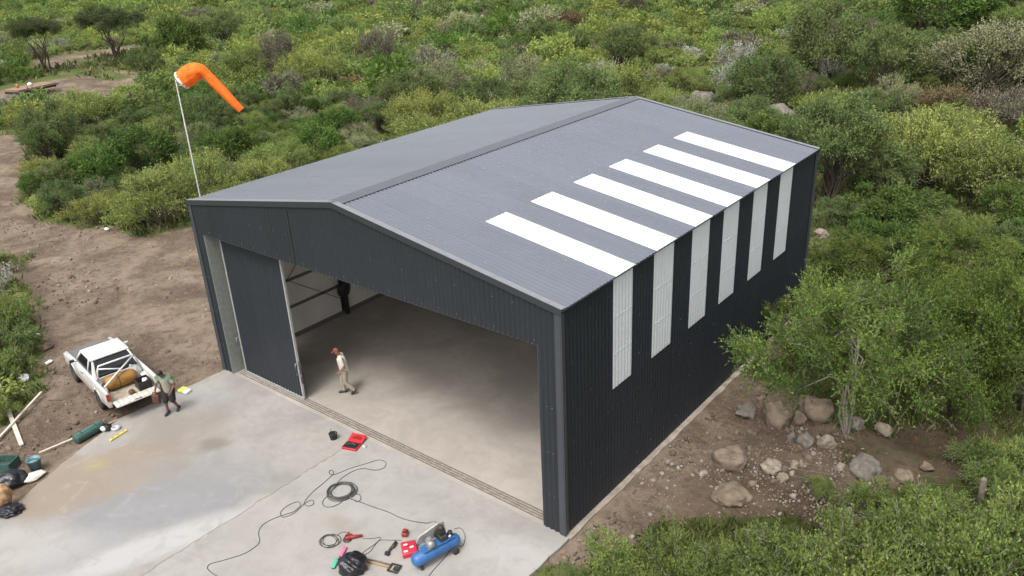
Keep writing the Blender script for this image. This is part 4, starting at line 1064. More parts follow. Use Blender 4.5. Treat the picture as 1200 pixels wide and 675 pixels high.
def person(loc, rz, label, J, shirt, trousers, skin, shorts=False, cap=None, hair=None, accents=None):
    o = empty('person', loc, rz); tag(o, label, 'person')
    nk, hd = Vector(J['neck']), Vector(J['head']); pv = Vector(J['pelvis']); chst = Vector(J['chest'])
    up_ = (hd-nk).normalized(); f = Vector(J.get('face', (1,0,0))).normalized(); lf = up_.cross(f).normalized()
    caps = [(pv,.125,chst,.13),(chst,.12,nk,.06),(nk,.055,hd,.055)]; ell = []
    ell.append((hd, (.085,.075,.11)))
    for c, rr_ in ((hd+f*.088-up_*.01,.016),(hd+f*.08-up_*.03,.02),(hd+f*.055-up_*.085,.035),(hd+lf*.078,.022),(hd-lf*.078,.022),(hd+f*.076-up_*.058,.018)): ell.append((c,(rr_*.8,rr_*.8,rr_)))
    for s in ('L','R'):
        sh, el, wr = [Vector(J[k+s]) for k in ('sh','el','wr')]; hp, kn, an, toe = [Vector(J[k+s]) for k in ('hip','kn','an','toe')]
        caps += [(chst.lerp(sh,.5),.075,sh,.062),(sh,.056,el,.042),(el,.042,wr,.028),(hp,.088,kn,.058),(kn,.056,kn.lerp(an,.35),.054),(kn.lerp(an,.35),.054,an,.036),(an,.038,toe,.03),(pv,.1,hp,.095)]
        hdn = Vector(J.get('hand'+s, (wr-el))).normalized(); sd_ = hdn.cross(f)
        if sd_.length < .1: sd_ = hdn.cross(lf)
        sd_.normalize(); pn = hdn.cross(sd_).normalized()
        pm = wr+hdn*.09
        caps.append((wr,.027,pm,.034)); caps.append((wr+hdn*.03+sd_*.02,.024,pm+sd_*.022,.02)); caps.append((wr+hdn*.03-sd_*.02,.024,pm-sd_*.022,.02))
        for k, (off, ln) in enumerate(((-.031,.065),(-.010,.078),(.011,.074),(.031,.058))):
            b0 = pm+sd_*off; b1 = b0+hdn*ln*.5+pn*.008; b2 = b1+hdn*ln*.38+pn*.026; caps += [(b0,.0095,b1,.009),(b1,.009,b2,.008)]
        t0 = wr+hdn*.035+sd_*.03*(-1); t1 = t0+(hdn*.6-sd_*.8)*.045; t2 = t1+(hdn*.9-sd_*.2+pn*.4)*.035; caps += [(t0,.014,t1,.011),(t1,.011,t2,.009)]
    capsules('body', caps, .0085, skin, o, ell)
    # shirt
    sc_ = [(pv+Vector((0,0,-.03)),.158,chst,.158),(chst,.15,chst.lerp(nk,.75),.085)]
    for s in ('L','R'):
        sh, el = Vector(J['sh'+s]), Vector(J['el'+s])
        sc_ += [(chst.lerp(sh,.35),.11,sh,.082),(sh,.08,sh.lerp(el,.62),.07)]
    capsules('shirt', sc_, .014, shirt, o)
    tc_ = [(pv+Vector((0,0,.03)),.135,pv+Vector((0,0,-.05)),.14)]
    for s in ('L','R'):
        hp, kn, an = [Vector(J[k+s]) for k in ('hip','kn','an')]
        if shorts: tc_ += [(pv,.12,hp,.115),(hp,.112,hp.lerp(kn,.9),.105)]
        else: tc_ += [(pv,.12,hp,.108),(hp,.105,kn,.078),(kn,.078,kn.lerp(an,.9),.07)]
    capsules('trousers' if not shorts else 'shorts', tc_, .014, trousers, o)
    for s in ('L','R'):
        an, toe = Vector(J['an'+s]), Vector(J['toe'+s]); kn = Vector(J['kn'+s]); hl = an-(toe-an).normalized()*.05
        hl.z = hl.z-.03
        capsules('shoe', [(an,.052,an.lerp(kn,.12),.05),(hl,.045,toe,.04),(an,.05,toe,.042)], .012, m_shoe, o)
    if hair: capsules('hair', [(hd+up_*.03-f*.015,.088,hd+up_*.045+f*.005,.085),(hd-f*.03-up_*.04,.07,hd+up_*.02-f*.02,.085)], .01, hair, o)
    if cap:
        c = capsules('cap', [(hd+up_*.05-f*.005,.09,hd+up_*.065,.082)], .01, cap, o)
        mb = MB(); mb.sheet([hd+up_*.055+f*.07+lf*.07, hd+up_*.055+f*.07-lf*.07, hd+up_*.035+f*.17-lf*.045, hd+up_*.035+f*.17+lf*.045], .01); mb.build('brim', cap, c)
    return o
# man walking inside the hangar, facing +x locally
Jw = dict(pelvis=(0,0,.93), chest=(.06,0,1.32), neck=(.10,0,1.48), head=(.17,0,1.64), face=(.95,.1,-.3),
  shL=(.06,.19,1.41), elL=(-.02,.24,1.13), wrL=(.15,.2,.98), shR=(.07,-.19,1.41), elR=(.04,-.24,1.14), wrR=(.14,-.2,.92),
  hipL=(.0,.095,.9), knL=(.02,.1,.50), anL=(-.24,.1,.17), toeL=(-.14,.1,.045), hipR=(.0,-.095,.9), knR=(.15,-.1,.50), anR=(.12,-.1,.09), toeR=(.28,-.1,.045))
m_shirtw = mat('cream_shirt', (.60,.55,.48), .85, var=.08, bump=.4, bscale=20); m_khaki = mat('khaki_cloth', (.30,.26,.20), .85, var=.12, bump=.4, bscale=20)
pw = person((5.07,1.42,.006), math.atan2(-.64,-.768)+.1, 'man in cream shirt, khaki trousers and reddish cap walking inside the hangar', Jw, m_shirtw, m_khaki, m_skin, cap=mat('red_cap', (.22,.06,.035), .8))
Jt = dict(pelvis=(-.02,0,.90), chest=(.05,.0,1.28), neck=(.10,0,1.44), head=(.19,.0,1.57), face=(.75,.25,-.6),
  shL=(.05,.2,1.37), elL=(.02,.28,1.08), wrL=(.18,.22,.9), shR=(.07,-.21,1.36), elR=(.10,-.32,1.10), wrR=(.2,-.34,.88),
  hipL=(-.02,.1,.87), knL=(.05,.11,.48), anL=(-.16,.11,.11), toeL=(-.03,.12,.045), hipR=(-.02,-.1,.87), knR=(.14,-.1,.48), anR=(.12,-.1,.09), toeR=(.28,-.11,.045))
m_shirtg = newmat('olive_shirt')[0]; g = NT(m_shirtg); b = g.N['Principled BSDF']
tc = g.node('ShaderNodeTexCoord'); sp = g.node('ShaderNodeSeparateXYZ'); g.L.new(tc.outputs['Object'], sp.inputs[0])
fz = g.ramp(g.math('ADD', sp.outputs[2], g.math('MULTIPLY', g.noise(tc.outputs['Object'], 7, 3), .12)), 1.30, 1.48)
g.L.new(g.mix(fz, (.33,.315,.25), (.08,.16,.105)), b.inputs['Base Color']); b.inputs['Roughness'].default_value = .85
pt = person((1.1,-2.68,.003), R_(-62), 'worker in beige and green shirt and black shorts standing by the tailgate', Jt, m_shirtg, mat('black_cloth', (.014,.014,.015), .85), m_skin2, shorts=True, hair=m_hair)
rot_ = Matrix.Rotation(R_(-62), 4, 'Z'); hp_ = rot_ @ Vector((.22,-.35,.62))
tb = empty('leather_bag', (1.1+hp_.x, -2.68+hp_.y, .003+hp_.z), R_(-62)); tag(tb, 'dark rust coloured leather bag held in the right hand of the standing worker', 'bag')
crumple_ = MB(); crumple_.box((0,0,.0), (.12,.26,.34), bev=.05); crumple_.build('pouch', mat('leather', (.085,.035,.025), .7, var=.3), tb)
MB().tube([(0,-.1,.15),(0,-.06,.25),(0,.06,.25),(0,.1,.15)], .014, 6).build('handle', mat('leather', (.085,.035,.025)), tb)

# ================================================================== vegetation
def leafmat(name, c1, c2, hue=.012, val=.4, trans=.3):
    c1 = tuple(k*1.5 for k in c1); c2 = tuple(k*1.7 for k in c2)
    m, g, b = newmat(name)
    at = g.node('ShaderNodeAttribute', attribute_name='rnd'); oi = g.node('ShaderNodeObjectInfo')
    c = g.mix(at.outputs['Fac'], c1, c2)
    h = g.node('ShaderNodeHueSaturation'); g.L.new(c, h.inputs['Color'])
    g.L.new(g.ramp(oi.outputs['Random'], 0, 1, .5-hue, .5+hue), h.inputs['Hue'])
    r2 = g.math('FRACT', g.math('MULTIPLY', oi.outputs['Random'], 7.31))
    g.L.new(g.math('ADD', g.math('MULTIPLY', r2, val), 1-val/2), h.inputs['Value'])
    b.inputs['Roughness'].default_value = .6; b.inputs['Specular IOR Level'].default_value = .25
    g.L.new(h.outputs[0], b.inputs['Base Color'])
    t = g.node('ShaderNodeBsdfTranslucent'); g.L.new(h.outputs[0], t.inputs['Color'])
    s = g.node('ShaderNodeMixShader'); s.inputs[0].default_value = trans
    g.L.new(b.outputs[0], s.inputs[1]); g.L.new(t.outputs[0], s.inputs[2]); g.L.new(s.outputs[0], g.N['Material Output'].inputs['Surface'])
    return m
L_GREEN = leafmat('leaf_bright', (.07,.108,.026), (.20,.24,.068))
L_HERO = leafmat('leaf_acacia', (.020,.042,.009), (.135,.185,.034), .01, .2)
L_YEL = leafmat('leaf_yellow', (.10,.135,.03), (.235,.255,.072))
L_OLIVE = leafmat('leaf_olive', (.052,.085,.026), (.135,.175,.060))
L_DARK = leafmat('leaf_dark', (.035,.072,.014), (.10,.15,.033))
L_GREY = leafmat('leaf_greybrown', (.085,.075,.055), (.16,.145,.105), .01, .3, .15)
L_PALE = leafmat('leaf_pale', (.11,.135,.05), (.27,.275,.17), .02, .25)
L_SILV = leafmat('leaf_silver', (.15,.16,.12), (.30,.30,.25), .01, .2)
L_RUST = leafmat('leaf_rust', (.085,.06,.032), (.15,.105,.055), .015, .3)
L_WEED = leafmat('leaf_weed', (.034,.062,.016), (.175,.225,.055), .008, .3)
BARK = mat('bark', (.075,.058,.043), .9, var=.35, scale=8)
BARKG = mat('bark_grey', (.17,.15,.125), .9, var=.3, scale=8)

def unit(a): return a/np.maximum(np.linalg.norm(a, axis=-1, keepdims=True), 1e-9)
def tubes_np(lines, radii, ns=4):
    """lines (k,m,3), radii (k,m) -> verts, quads"""
    k, m, _ = lines.shape
    t = np.gradient(lines, axis=1); t = unit(t)
    ref = np.tile(np.array([.31,.17,.93]), (k, m, 1)); a = unit(np.cross(t, ref)); b = np.cross(t, a)
    w = 2*np.pi*np.arange(ns)/ns
    V = lines[:, :, None, :]+(a[:, :, None, :]*np.cos(w)[None, None, :, None]+b[:, :, None, :]*np.sin(w)[None, None, :, None])*radii[:, :, None, None]
    i = np.arange(k)[:, None, None]*m*ns; j = np.arange(m-1)[None, :, None]*ns; q = np.arange(ns)[None, None, :]; q2 = (q+1) % ns
    F = np.stack([i+j+q, i+j+q2, i+j+ns+q2, i+j+ns+q], -1).reshape(-1, 4)
    return V.reshape(-1, 3), F
def leaf_np(P, D, L, W, rng):
    n = len(P); sd = unit(np.cross(D, rng.normal(size=(n, 3))))
    L = (L*rng.uniform(.6, 1.25, n))[:, None]; W = (W*rng.uniform(.7, 1.2, n))[:, None]
    mid = P+D*L*.45
    V = np.stack([P, mid+sd*W/2, P+D*L, mid-sd*W/2], 1).reshape(-1, 3)
    return V, np.arange(4*n).reshape(n, 4)
def plant_geo(seed, R, H, ncl, nsp, nlf, leafL, leafW, SL=.5, base=.25, flat=1., rc=.3, nst=4, trunk=.06, droop=.15, upb=.5, twig=.004, trunk_h=0., inner=.35, wild=.3, nlimb=46):
    rng = np.random.default_rng(seed)
    d = rng.normal(size=(ncl, 3)); d[:, 2] = d[:, 2]*.75+.25; d = unit(d)
    az = np.arctan2(d[:, 1], d[:, 0])
    lob = 1+wild*np.sin(az*2+rng.uniform(0, 6))*.6+wild*np.sin(az*3+rng.uniform(0, 6))*.5+wild*.5*np.sin(az*5+rng.uniform(0, 6))+rng.normal(size=ncl)*wild*.3
    rf = rng.uniform(inner, 1, ncl)**.55*lob
    cz = H*(base+(1-base)*.42)
    rz_ = rf/lob*(1+.25*(lob-1)); SLz = min(SL*.5, .25*H)
    C = np.stack([d[:, 0]*rf*R, d[:, 1]*rf*R, cz+d[:, 2]*rz_*np.maximum(H-SLz-cz, .2*H)*flat], -1)
    low = H*base*.35
    C[:, 2] = np.maximum(C[:, 2], low+rng.uniform(0, .25*H, ncl))
    # sprays
    n = ncl*nsp
    c = np.repeat(C, nsp, 0); o = rng.normal(size=(n, 3)); o = unit(o)*rng.uniform(0, 1, (n, 1))**.5
    s = c+o*np.array([1, 1, .7])*rc*R
    out = unit(s-np.array([0, 0, H*.3]))
    sd = unit(out*.75+np.array([0, 0, upb])+rng.normal(size=(n, 3))*.55)
    ln = SL*rng.uniform(.55, 1.35, n)[:, None]
    s[:, 2] = np.maximum(s[:, 2], .04)
    tt = np.linspace(.08, 1, nlf)
    P = s[:, None, :]+sd[:, None, :]*(ln*tt[None, :])[:, :, None]
    P[:, :, 2] -= droop*(ln*tt[None, :]**2)
    ld = unit(sd[:, None, :]*.8+rng.normal(size=(n, nlf, 3))*.75)
    sub = np.repeat(np.repeat(rng.uniform(0, 1, (ncl, 1)), nsp, 0)*.5+rng.uniform(0, 1, (n, 1))*.25, nlf, 1)+rng.uniform(0, 1, (n, nlf))*.25
    LV, LF = leaf_np(P.reshape(-1, 3), ld.reshape(-1, 3), leafL, leafW, rng)
    # limbs from the base to the clumps, thin twigs inside the sprays
    K = C[rng.permutation(ncl)[:max(4, min(ncl, nlimb))]]
    st = rng.normal(size=(nst, 2))*R*.09; k = len(K); si = rng.integers(0, nst, k)
    b0 = np.concatenate([st[si], np.full((k, 1), -.12)], 1)
    fork = np.concatenate([st[si]*1.8, np.full((k, 1), trunk_h)], 1)+np.concatenate([K[:, :2]*.12, (K[:, 2:]*.12)], 1)
    m = 7; u = np.linspace(0, 1, m)[None, :, None]
    Ls = (1-u)**2*b0[:, None]+2*u*(1-u)*fork[:, None]*np.array([1, 1, 1.2])+u**2*K[:, None]
    Ls[:, 1:-1] += rng.normal(size=(k, m-2, 3))*.035*R
    rad = trunk*(1-np.linspace(0, 1, m)[None, :]*.88)*rng.uniform(.6, 1, k)[:, None]
    TV, TF = tubes_np(Ls, rad, 5)
    pick = rng.permutation(n)[:int(n*.45)]
    tw = P[pick][:, ::max(1, nlf//3)]; 
    if tw.shape[1] >= 2 and twig > 0:
        st_ = (c[pick]*.6+s[pick]*.4)[:, None]
        tw = np.concatenate([st_, tw], 1); V2, F2 = tubes_np(tw, np.full(tw.shape[:2], twig), 3)
        TF = np.concatenate([TF, F2+len(TV)]); TV = np.concatenate([TV, V2])
    return LV, LF, sub.reshape(-1), TV, TF
class Proto:
    def __init__(s, name, lm, bm_, crown='crown', stem='stems', **kw):
        s.name = name; s.R = kw['R']; s.H = kw['H']
        LV, LF, r, TV, TF = plant_geo(**kw)
        s.c = npmesh(crown, LV, LF, lm, r, link=False).data; s.t = npmesh(stem, TV, TF, bm_, link=False, smooth=True).data
        s.cn, s.sn = crown, stem
    def place(s, loc, size, hz, label, cat, group=None, rz=0.):
        o = empty(s.name, loc, rz); k = size/s.R; o.scale = (k, k, k*hz)
        for nm, me in ((s.sn, s.t), (s.cn, s.c)):
            ch_ = bpy.data.objects.new(nm, me); COL.objects.link(ch_); ch_.parent = o
        return tag(o, label, cat, group)
PR = {}
def P_(key, n, name, lm, bk_, crown='crown', stem='stems', **kw):
    PR[key] = [Proto(name, lm, bk_, crown, stem, seed=1000+97*len(PR)+i, **kw) for i in range(n)]
# near trees by the right wall
P_('hero', 2, 'acacia_tree', L_HERO, BARK, stem='trunk', R=2.6, H=3.4, ncl=74, nsp=31, nlf=14, leafL=.072, leafW=.036, SL=.55, base=.14, rc=.105, nst=1, trunk=.075, droop=.22, upb=.3, twig=.005, trunk_h=.7, inner=.35, wild=.35, nlimb=16)
P_('lead', 1, 'acacia_tree', L_HERO, BARKG, stem='trunk', R=2.6, H=3.7, ncl=66, nsp=32, nlf=14, leafL=.072, leafW=.036, SL=.58, base=.30, rc=.105, nst=1, trunk=.06, droop=.22, upb=.3, twig=.005, trunk_h=1.3, inner=.35, wild=.4, nlimb=6)
P_('weed', 3, 'leafy_shrub', L_WEED, mat('twig_grey', (.27,.25,.215), .9, var=.2), R=1.1, H=1.0, ncl=42, nsp=24, nlf=11, leafL=.06, leafW=.042, SL=.34, base=.1, rc=.15, nst=5, trunk=.016, droop=.25, upb=.45, twig=.005, wild=.55)
# scrub
P_('green', 3, 'thorn_shrub', L_GREEN, BARK, R=1.8, H=2.4, ncl=44, nsp=30, nlf=10, leafL=0.087, leafW=0.040, SL=.5, base=.22, rc=.22, nst=3, trunk=.05, droop=.2, upb=.45, twig=.007, wild=.4)
P_('yel', 2, 'thorn_shrub', L_YEL, BARK, R=1.9, H=2.3, ncl=48, nsp=30, nlf=10, leafL=0.086, leafW=0.038, SL=.5, base=.18, rc=.2, nst=3, trunk=.05, droop=.15, upb=.6, twig=.007, wild=.3)
P_('olive', 3, 'bushy_shrub', L_OLIVE, BARK, R=1.8, H=2.6, ncl=52, nsp=34, nlf=9, leafL=0.095, leafW=0.047, SL=.42, base=.2, rc=.2, nst=4, trunk=.05, droop=.1, upb=.5, twig=.008, wild=.28)
P_('dark', 2, 'bushy_shrub', L_DARK, BARK, R=1.7, H=2.5, ncl=46, nsp=32, nlf=10, leafL=0.112, leafW=0.068, SL=.42, base=.18, rc=.22, nst=3, trunk=.055, droop=.1, upb=.5, twig=.007, wild=.32)
P_('grey', 2, 'dry_shrub', L_GREY, BARK, R=1.5, H=2.0, ncl=40, nsp=26, nlf=5, leafL=0.112, leafW=0.036, SL=.6, base=.15, rc=.22, nst=5, trunk=.035, droop=.05, upb=.6, twig=.009, wild=.35)
P_('pale', 2, 'flowering_shrub', L_PALE, BARK, R=1.6, H=2.0, ncl=42, nsp=32, nlf=10, leafL=0.072, leafW=0.038, SL=.42, base=.15, rc=.22, nst=4, trunk=.04, droop=.15, upb=.6, twig=.007, wild=.35)
P_('silver', 2, 'silver_shrub', L_SILV, BARKG, R=.9, H=1.6, ncl=16, nsp=14, nlf=7, leafL=.16, leafW=.05, SL=.6, base=.1, rc=.25, nst=5, trunk=.03, droop=0., upb=1.3, twig=.01, wild=.5)
P_('rust', 1, 'dry_shrub', L_RUST, BARK, R=1.3, H=1.5, ncl=32, nsp=20, nlf=5, leafL=.13, leafW=.05, SL=.45, base=.12, rc=.25, nst=4, trunk=.03, droop=.1, upb=.5, twig=.008, wild=.35)
P_('herb', 3, 'low_shrub', L_GREEN, BARK, R=1.2, H=1.0, ncl=30, nsp=22, nlf=8, leafL=.13, leafW=.06, SL=.36, base=.08, rc=.25, nst=5, trunk=.02, droop=.1, upb=.8, twig=.005, wild=.4)
L_UMB = leafmat('leaf_umbrella', (.032,.05,.018), (.085,.108,.042))
P_('umb', 2, 'umbrella_tree', L_UMB, BARK, stem='trunk', R=4., H=6.8, ncl=90, nsp=52, nlf=9, leafL=0.150, leafW=0.060, SL=.7, base=.62, flat=.85, rc=.14, nst=3, trunk=.16, droop=.25, upb=.3, twig=.012, trunk_h=2.0, inner=.2, wild=.22, nlimb=7)
P_('tree', 2, 'scrub_tree', L_OLIVE, BARK, stem='trunk', R=2.3, H=4.2, ncl=60, nsp=32, nlf=10, leafL=0.112, leafW=0.051, SL=.55, base=.4, rc=.17, nst=2, trunk=.08, droop=.2, upb=.4, twig=.009, trunk_h=1.1, inner=.25, wild=.35)

rv_ = np.random.default_rng(11)
PLACED = []      # (x,y,r)
def px_place(kind, u, v, wpx, hpx, label, cat, group=None, var=None):
    """plant standing where the ground is seen at (u,v); size given as it measures there"""
    q = GT(u, v); d = np.linalg.norm(q-CP); r = wpx*d/FPX/2/1.12; h = hpx*d/FPX/1.05
    ps = PR[kind]; p = ps[(len(PLACED) if var is None else var) % len(ps)]
    hz = np.clip(h/(p.H*r/p.R), .45, 1.9)
    PLACED.append((q[0], q[1], r*.8))
    return p.place((q[0], q[1], q[2]-.03), r, hz, label, cat, group, rv_.uniform(0, 6.28))
# --- trees beside the right wall and other single plants of the photo
for a in [
 ('lead', 990,522, 232,212, 'big airy green acacia leaning over the boulders beside the right wall', 'tree', 0),
 ('hero', 1110,475, 165,150, 'dense green acacia right of the boulder acacia, above the dry grass', 'tree', 1),
 ('hero', 940,425, 90,85, 'smaller acacia brushing the lower part of the right hand wall', 'tree', 1),
 ('hero', 1190,490, 170,170, 'green acacia at the right frame edge above the fence post', 'tree', 0),
 ('hero', 1020,350, 125,80, 'green acacia behind the big one, near the far end of the wall', 'tree', 0),
 ('hero', 1130,350, 140,80, 'spreading green acacia on the far side of the dense one', 'tree', 1),
 ('yel', 1070,218, 128,85, 'rounded yellow green thorn shrub right of the hangar back corner', 'shrub', 0),
 ('yel', 1150,235, 110,70, 'yellow green shrub right of the rounded one, near the frame edge', 'shrub', 1),
 ('pale', 1150,108, 125,70, 'large pale flowering shrub at the upper right', 'shrub', 0),
 ('pale', 1045,140, 50,48, 'small whitish flowering shrub left of the dry brown patch', 'shrub', 1),
 ('olive', 960,92, 95,82, 'tall olive shrub upper right of the hangar ridge', 'shrub', 0),
 ('olive', 1035,105, 78,66, 'round olive grey shrub right of the tall olive one', 'shrub', 1),
 ('olive', 895,130, 88,66, 'dark olive mound of a shrub above the dark rock outcrop', 'shrub', 2),
 ('dark', 1090,45, 110,66, 'broad dark green shrub at the top right', 'shrub', 0),
 ('rust', 1105,140, 66,34, 'reddish brown dry shrub in the middle of the right slope', 'shrub', 0),
 ('silver', 863,88, 36,36, 'silvery white upright shrub above the slanted rock', 'shrub', 0),
 ('silver', 858,120, 34,42, 'silvery shrub just right of the slanted rock', 'shrub', 1),
 ('silver', 972,98, 24,28, 'small silvery shrub in front of the tall olive one', 'shrub', 0),
 ('silver', 705,112, 34,40, 'silvery plant right behind the roof ridge', 'shrub', 0),
 ('pale', 622,112, 66,48, 'white flecked shrub behind the far roof edge', 'shrub', 0),
 ('silver', 585,122, 30,24, 'low silvery plant at the far left roof corner', 'shrub', 1),
 ('pale', 515,118, 66,48, 'pale dry topped shrub left of the far roof edge', 'shrub', 1),
 ('umb', 54,84, 62,54, 'umbrella shaped tree with three dark trunks behind the flat trailer', 'tree', 0),
 ('umb', 137,68, 76,50, 'umbrella tree with a single forked trunk by the grassy track', 'tree', 1),
 ('dark', 215,72, 56,48, 'dark green broad leaved tree just left above the windsock', 'tree', 1),
 ('tree', 172,101, 40,42, 'small thin leaved tree left of the windsock', 'tree', 0),
 ('grey', 332,95, 44,56, 'bare grey brown shrub right of the windsock tail', 'shrub', 0),
 ('tree', 266,66, 52,52, 'dark airy tree above and right of the windsock', 'tree', 1),
 ('green', 300,100, 66,44, 'rounded green shrub behind the windsock', 'shrub', 0),
 ('yel', 374,104, 60,46, 'bright yellow green shrub right of the bare grey one', 'shrub', 0),
 ('olive', 65,185, 62,60, 'grey green shrub beside the dirt track at left', 'shrub', 0),
 ('green', 105,150, 60,40, 'bright rounded shrub below the flat trailer', 'shrub', 1),
 ('green', 190,262, 84,60, 'lush green shrub at the yard edge beside the hangar corner', 'shrub', 2),
 ('dark', 125,222, 62,50, 'dark leafy shrub at the yard edge left of the lush one', 'shrub', 0),
 ('pale', 90,220, 50,32, 'pale leaved low shrub above the yard', 'shrub', 1),
 ('herb', 150,265, 40,20, 'low bright green shrub fringing the yard', 'shrub', 0),
 ('herb', 70,248, 50,22, 'low dark green shrub among the stones by the track', 'shrub', 1),
 ('weed', 0,398, 58,38, 'leafy green weeds at the left frame edge above the planks', 'shrub', 0),
 ('weed', 14,438, 46,26, 'leafy weeds directly above the crossed planks', 'shrub', 1),
 ('weed', 0,320, 40,24, 'small weed clump beside the yard at the left frame edge', 'shrub', 2),
 ('weed', -4,490, 40,26, 'weed clump left of the planks at the frame edge', 'shrub', 1),
 ('green', 735,72, 62,40, 'airy green shrub above the middle of the roof', 'shrub', 0),
 ('olive', 640,60, 55,36, 'olive green shrub above the far left roof corner', 'shrub', 1),
 ('rust', 665,38, 50,22, 'rust brown dry shrub among green ones at top centre', 'shrub', 0),
 ('grey', 445,78, 44,40, 'grey brown bare shrub among bright ones, top centre left', 'shrub', 1),
 ('grey', 1175,150, 60,40, 'dark brown twiggy shrub at the right frame edge', 'shrub', 1),
]: px_place(a[0], a[1], a[2], a[3], a[4], a[5], a[6], None, a[7])
# leafy shrubs filling the lower right foreground
GW = 'leafy green shrubs in the lower right foreground'
for (u, v, w_, h_) in [(715,684,75,38),(790,690,80,50),(850,690,75,50),(905,700,95,60),(960,690,70,44),(1010,706,110,70),(1040,660,85,42),(1095,690,110,70),(1120,640,80,40),(1165,706,110,75),(1185,640,80,42),(1215,680,90,60),(880,660,44,24),(1090,600,46,24),(1170,575,50,28),(985,620,34,18),(960,582,28,18),(1010,592,42,22),(1060,625,56,28),(745,705,60,40),(1150,545,50,24),(1195,560,60,32),(1060,700,90,55),(945,715,80,50),(815,668,50,24),(690,700,50,34)]:
    px_place('weed', u, v, w_*1.05, h_*1.3, 'leafy bright green shrub in the thicket at the lower right foreground', 'shrub', GW)

# --- the scrub: individual shrubs out to where about 300 have been placed, then one mass
HP = [proj(np.array(p)) for p in [(0,0,0),(0,0,HE),(0,HL,HE),(HW/2,HL,HR),(HW,HL,HE),(HW,HL,0),(HW,0,0)]]
HPOLY = np.array([[p[0], p[1]] for p in HP])
cell = {}
def free(x, y, r):
    ci, cj = int(x//4), int(y//4)
    for i in range(ci-2, ci+3):
        for j in range(cj-2, cj+3):
            for (a, b_, c) in cell.get((i, j), ()):
                if (a-x)**2+(b_-y)**2 < (.80*(r+c))**2: return False
    return True
def occupy(x, y, r): cell.setdefault((int(x//4), int(y//4)), []).append((x, y, r))
for p in PLACED: occupy(*p)
for q in ROCKS:
    if proj(q)[1] < 300:
        u_ = (CP[:2]-q[:2])/np.linalg.norm(CP[:2]-q[:2])
        for k in (.2, 2., 3.6): occupy(q[0]+u_[0]*k, q[1]+u_[1]*k, 1.1)
n = 42000
# uniform over the ground wedge the photo sees
ang = RZ+math.pi/2+rv_.uniform(-.66, .66, n); rad = np.sqrt(rv_.uniform(17**2, 175**2, n))
cx, cy_ = CP[0]+rad*np.cos(ang), CP[1]+rad*np.sin(ang)
ex = np.concatenate([cx]); ey = np.concatenate([cy_]); size = np.exp(rv_.normal(.27, .38, n)).clip(.55, 2.7)*np.where(rad < 45, .92, 1)
zt = hgt(ex, ey); dm = dirt_at(ex, ey); pb = proj(np.stack([ex, ey, zt], -1)); ptp = proj(np.stack([ex, ey, zt+size*1.4], -1))
XY = np.stack([ex, ey], -1)
hb = inpoly(pb[:, :2], HPOLY) & inpoly(ptp[:, :2]+np.array([0, 8]), HPOLY)
nearpoly = np.zeros(n, bool)
for k in range(8):
    a = k*math.pi/4; Q = XY+.75*size[:, None]*np.array([math.cos(a), math.sin(a)])
    nearpoly |= inpoly(Q, HANG+np.array([[-.6,-.6],[.6,-.6],[.6,.6],[-.6,.6]]))
    nearpoly |= inpoly(Q, APRON)
    for pl in (D_YARD, D_TRAIL, D_PATH, D_RIGHT): nearpoly |= inpoly(Q, pl)
    nearpoly |= inpoly(Q, CLEAR)
ok = (~nearpoly) & (dm < .5) & (pb[:, 0] > -50) & (pb[:, 0] < 1250) & (ptp[:, 1] < 720) & (pb[:, 1] > -25) & ~hb
# keep the near right ground under the trees open
ok &= ~((ex > 15) & (ex < 26) & (ey < 8))
order = np.argsort(pb[:, 2])
taste = fbm2(ex, ey, .12, 40); taste2 = fbm2(ex, ey, .4, 41)
picked = []
for i in rv_.permutation(n):
    if not ok[i]: continue
    if rv_.random() < .12*(taste2[i] > .2): continue
    if free(ex[i], ey[i], size[i]):
        occupy(ex[i], ey[i], size[i]); picked.append(i)
picked.sort(key=lambda i: pb[i, 2])
def kind_of(i):
    t = taste[i]+.5*taste2[i]+rv_.normal()*.45; r = rv_.random()
    if r < .035: return 'silver'
    if r < .10: return 'pale'
    if r < .15: return 'grey'
    if r < .157: return 'rust'
    if r < .27: return 'tree'
    if t > .75: return 'dark'
    if t > .35: return 'olive'
    if t > -.45: return 'green' if rv_.random() < .8 else 'herb'
    return 'yel' if rv_.random() < .8 else 'herb'
WORDS = {'green': ('bright green thorn shrub', 'shrub'), 'yel': ('yellow green rounded shrub', 'shrub'), 'olive': ('olive green bushy shrub', 'shrub'), 'dark': ('dark green leafy shrub', 'shrub'),
         'grey': ('grey brown twiggy shrub', 'shrub'), 'pale': ('pale flowering shrub', 'shrub'), 'silver': ('small silvery white shrub', 'shrub'), 'rust': ('rusty brown dry shrub', 'shrub'),
         'herb': ('low bright green shrub', 'shrub'), 'tree': ('small dark trunked scrub tree', 'tree')}
def zone(u, v):
    if u < 330: return 'in the scrub left of the hangar beyond the yard'
    if u < 760: return 'in the scrub behind the hangar roof'
    if v < 170: return 'on the slope right of the hangar ridge'
    return 'on the ground right of the hangar wall'
NIND = 290
MASS_L = {'green': ((.07,.108,.026),(.20,.24,.068)), 'yel': ((.10,.135,.03),(.235,.255,.072)), 'olive': ((.052,.085,.026),(.135,.175,.06)), 'dark': ((.035,.072,.014),(.10,.15,.033)),
          'grey': ((.085,.075,.055),(.16,.145,.105)), 'pale': ((.11,.135,.05),(.27,.275,.17)), 'silver': ((.15,.16,.12),(.3,.3,.25)), 'rust': ((.085,.06,.032),(.15,.105,.055)), 'herb': ((.07,.108,.026),(.20,.24,.068)), 'tree': ((.052,.085,.026),(.135,.175,.06))}
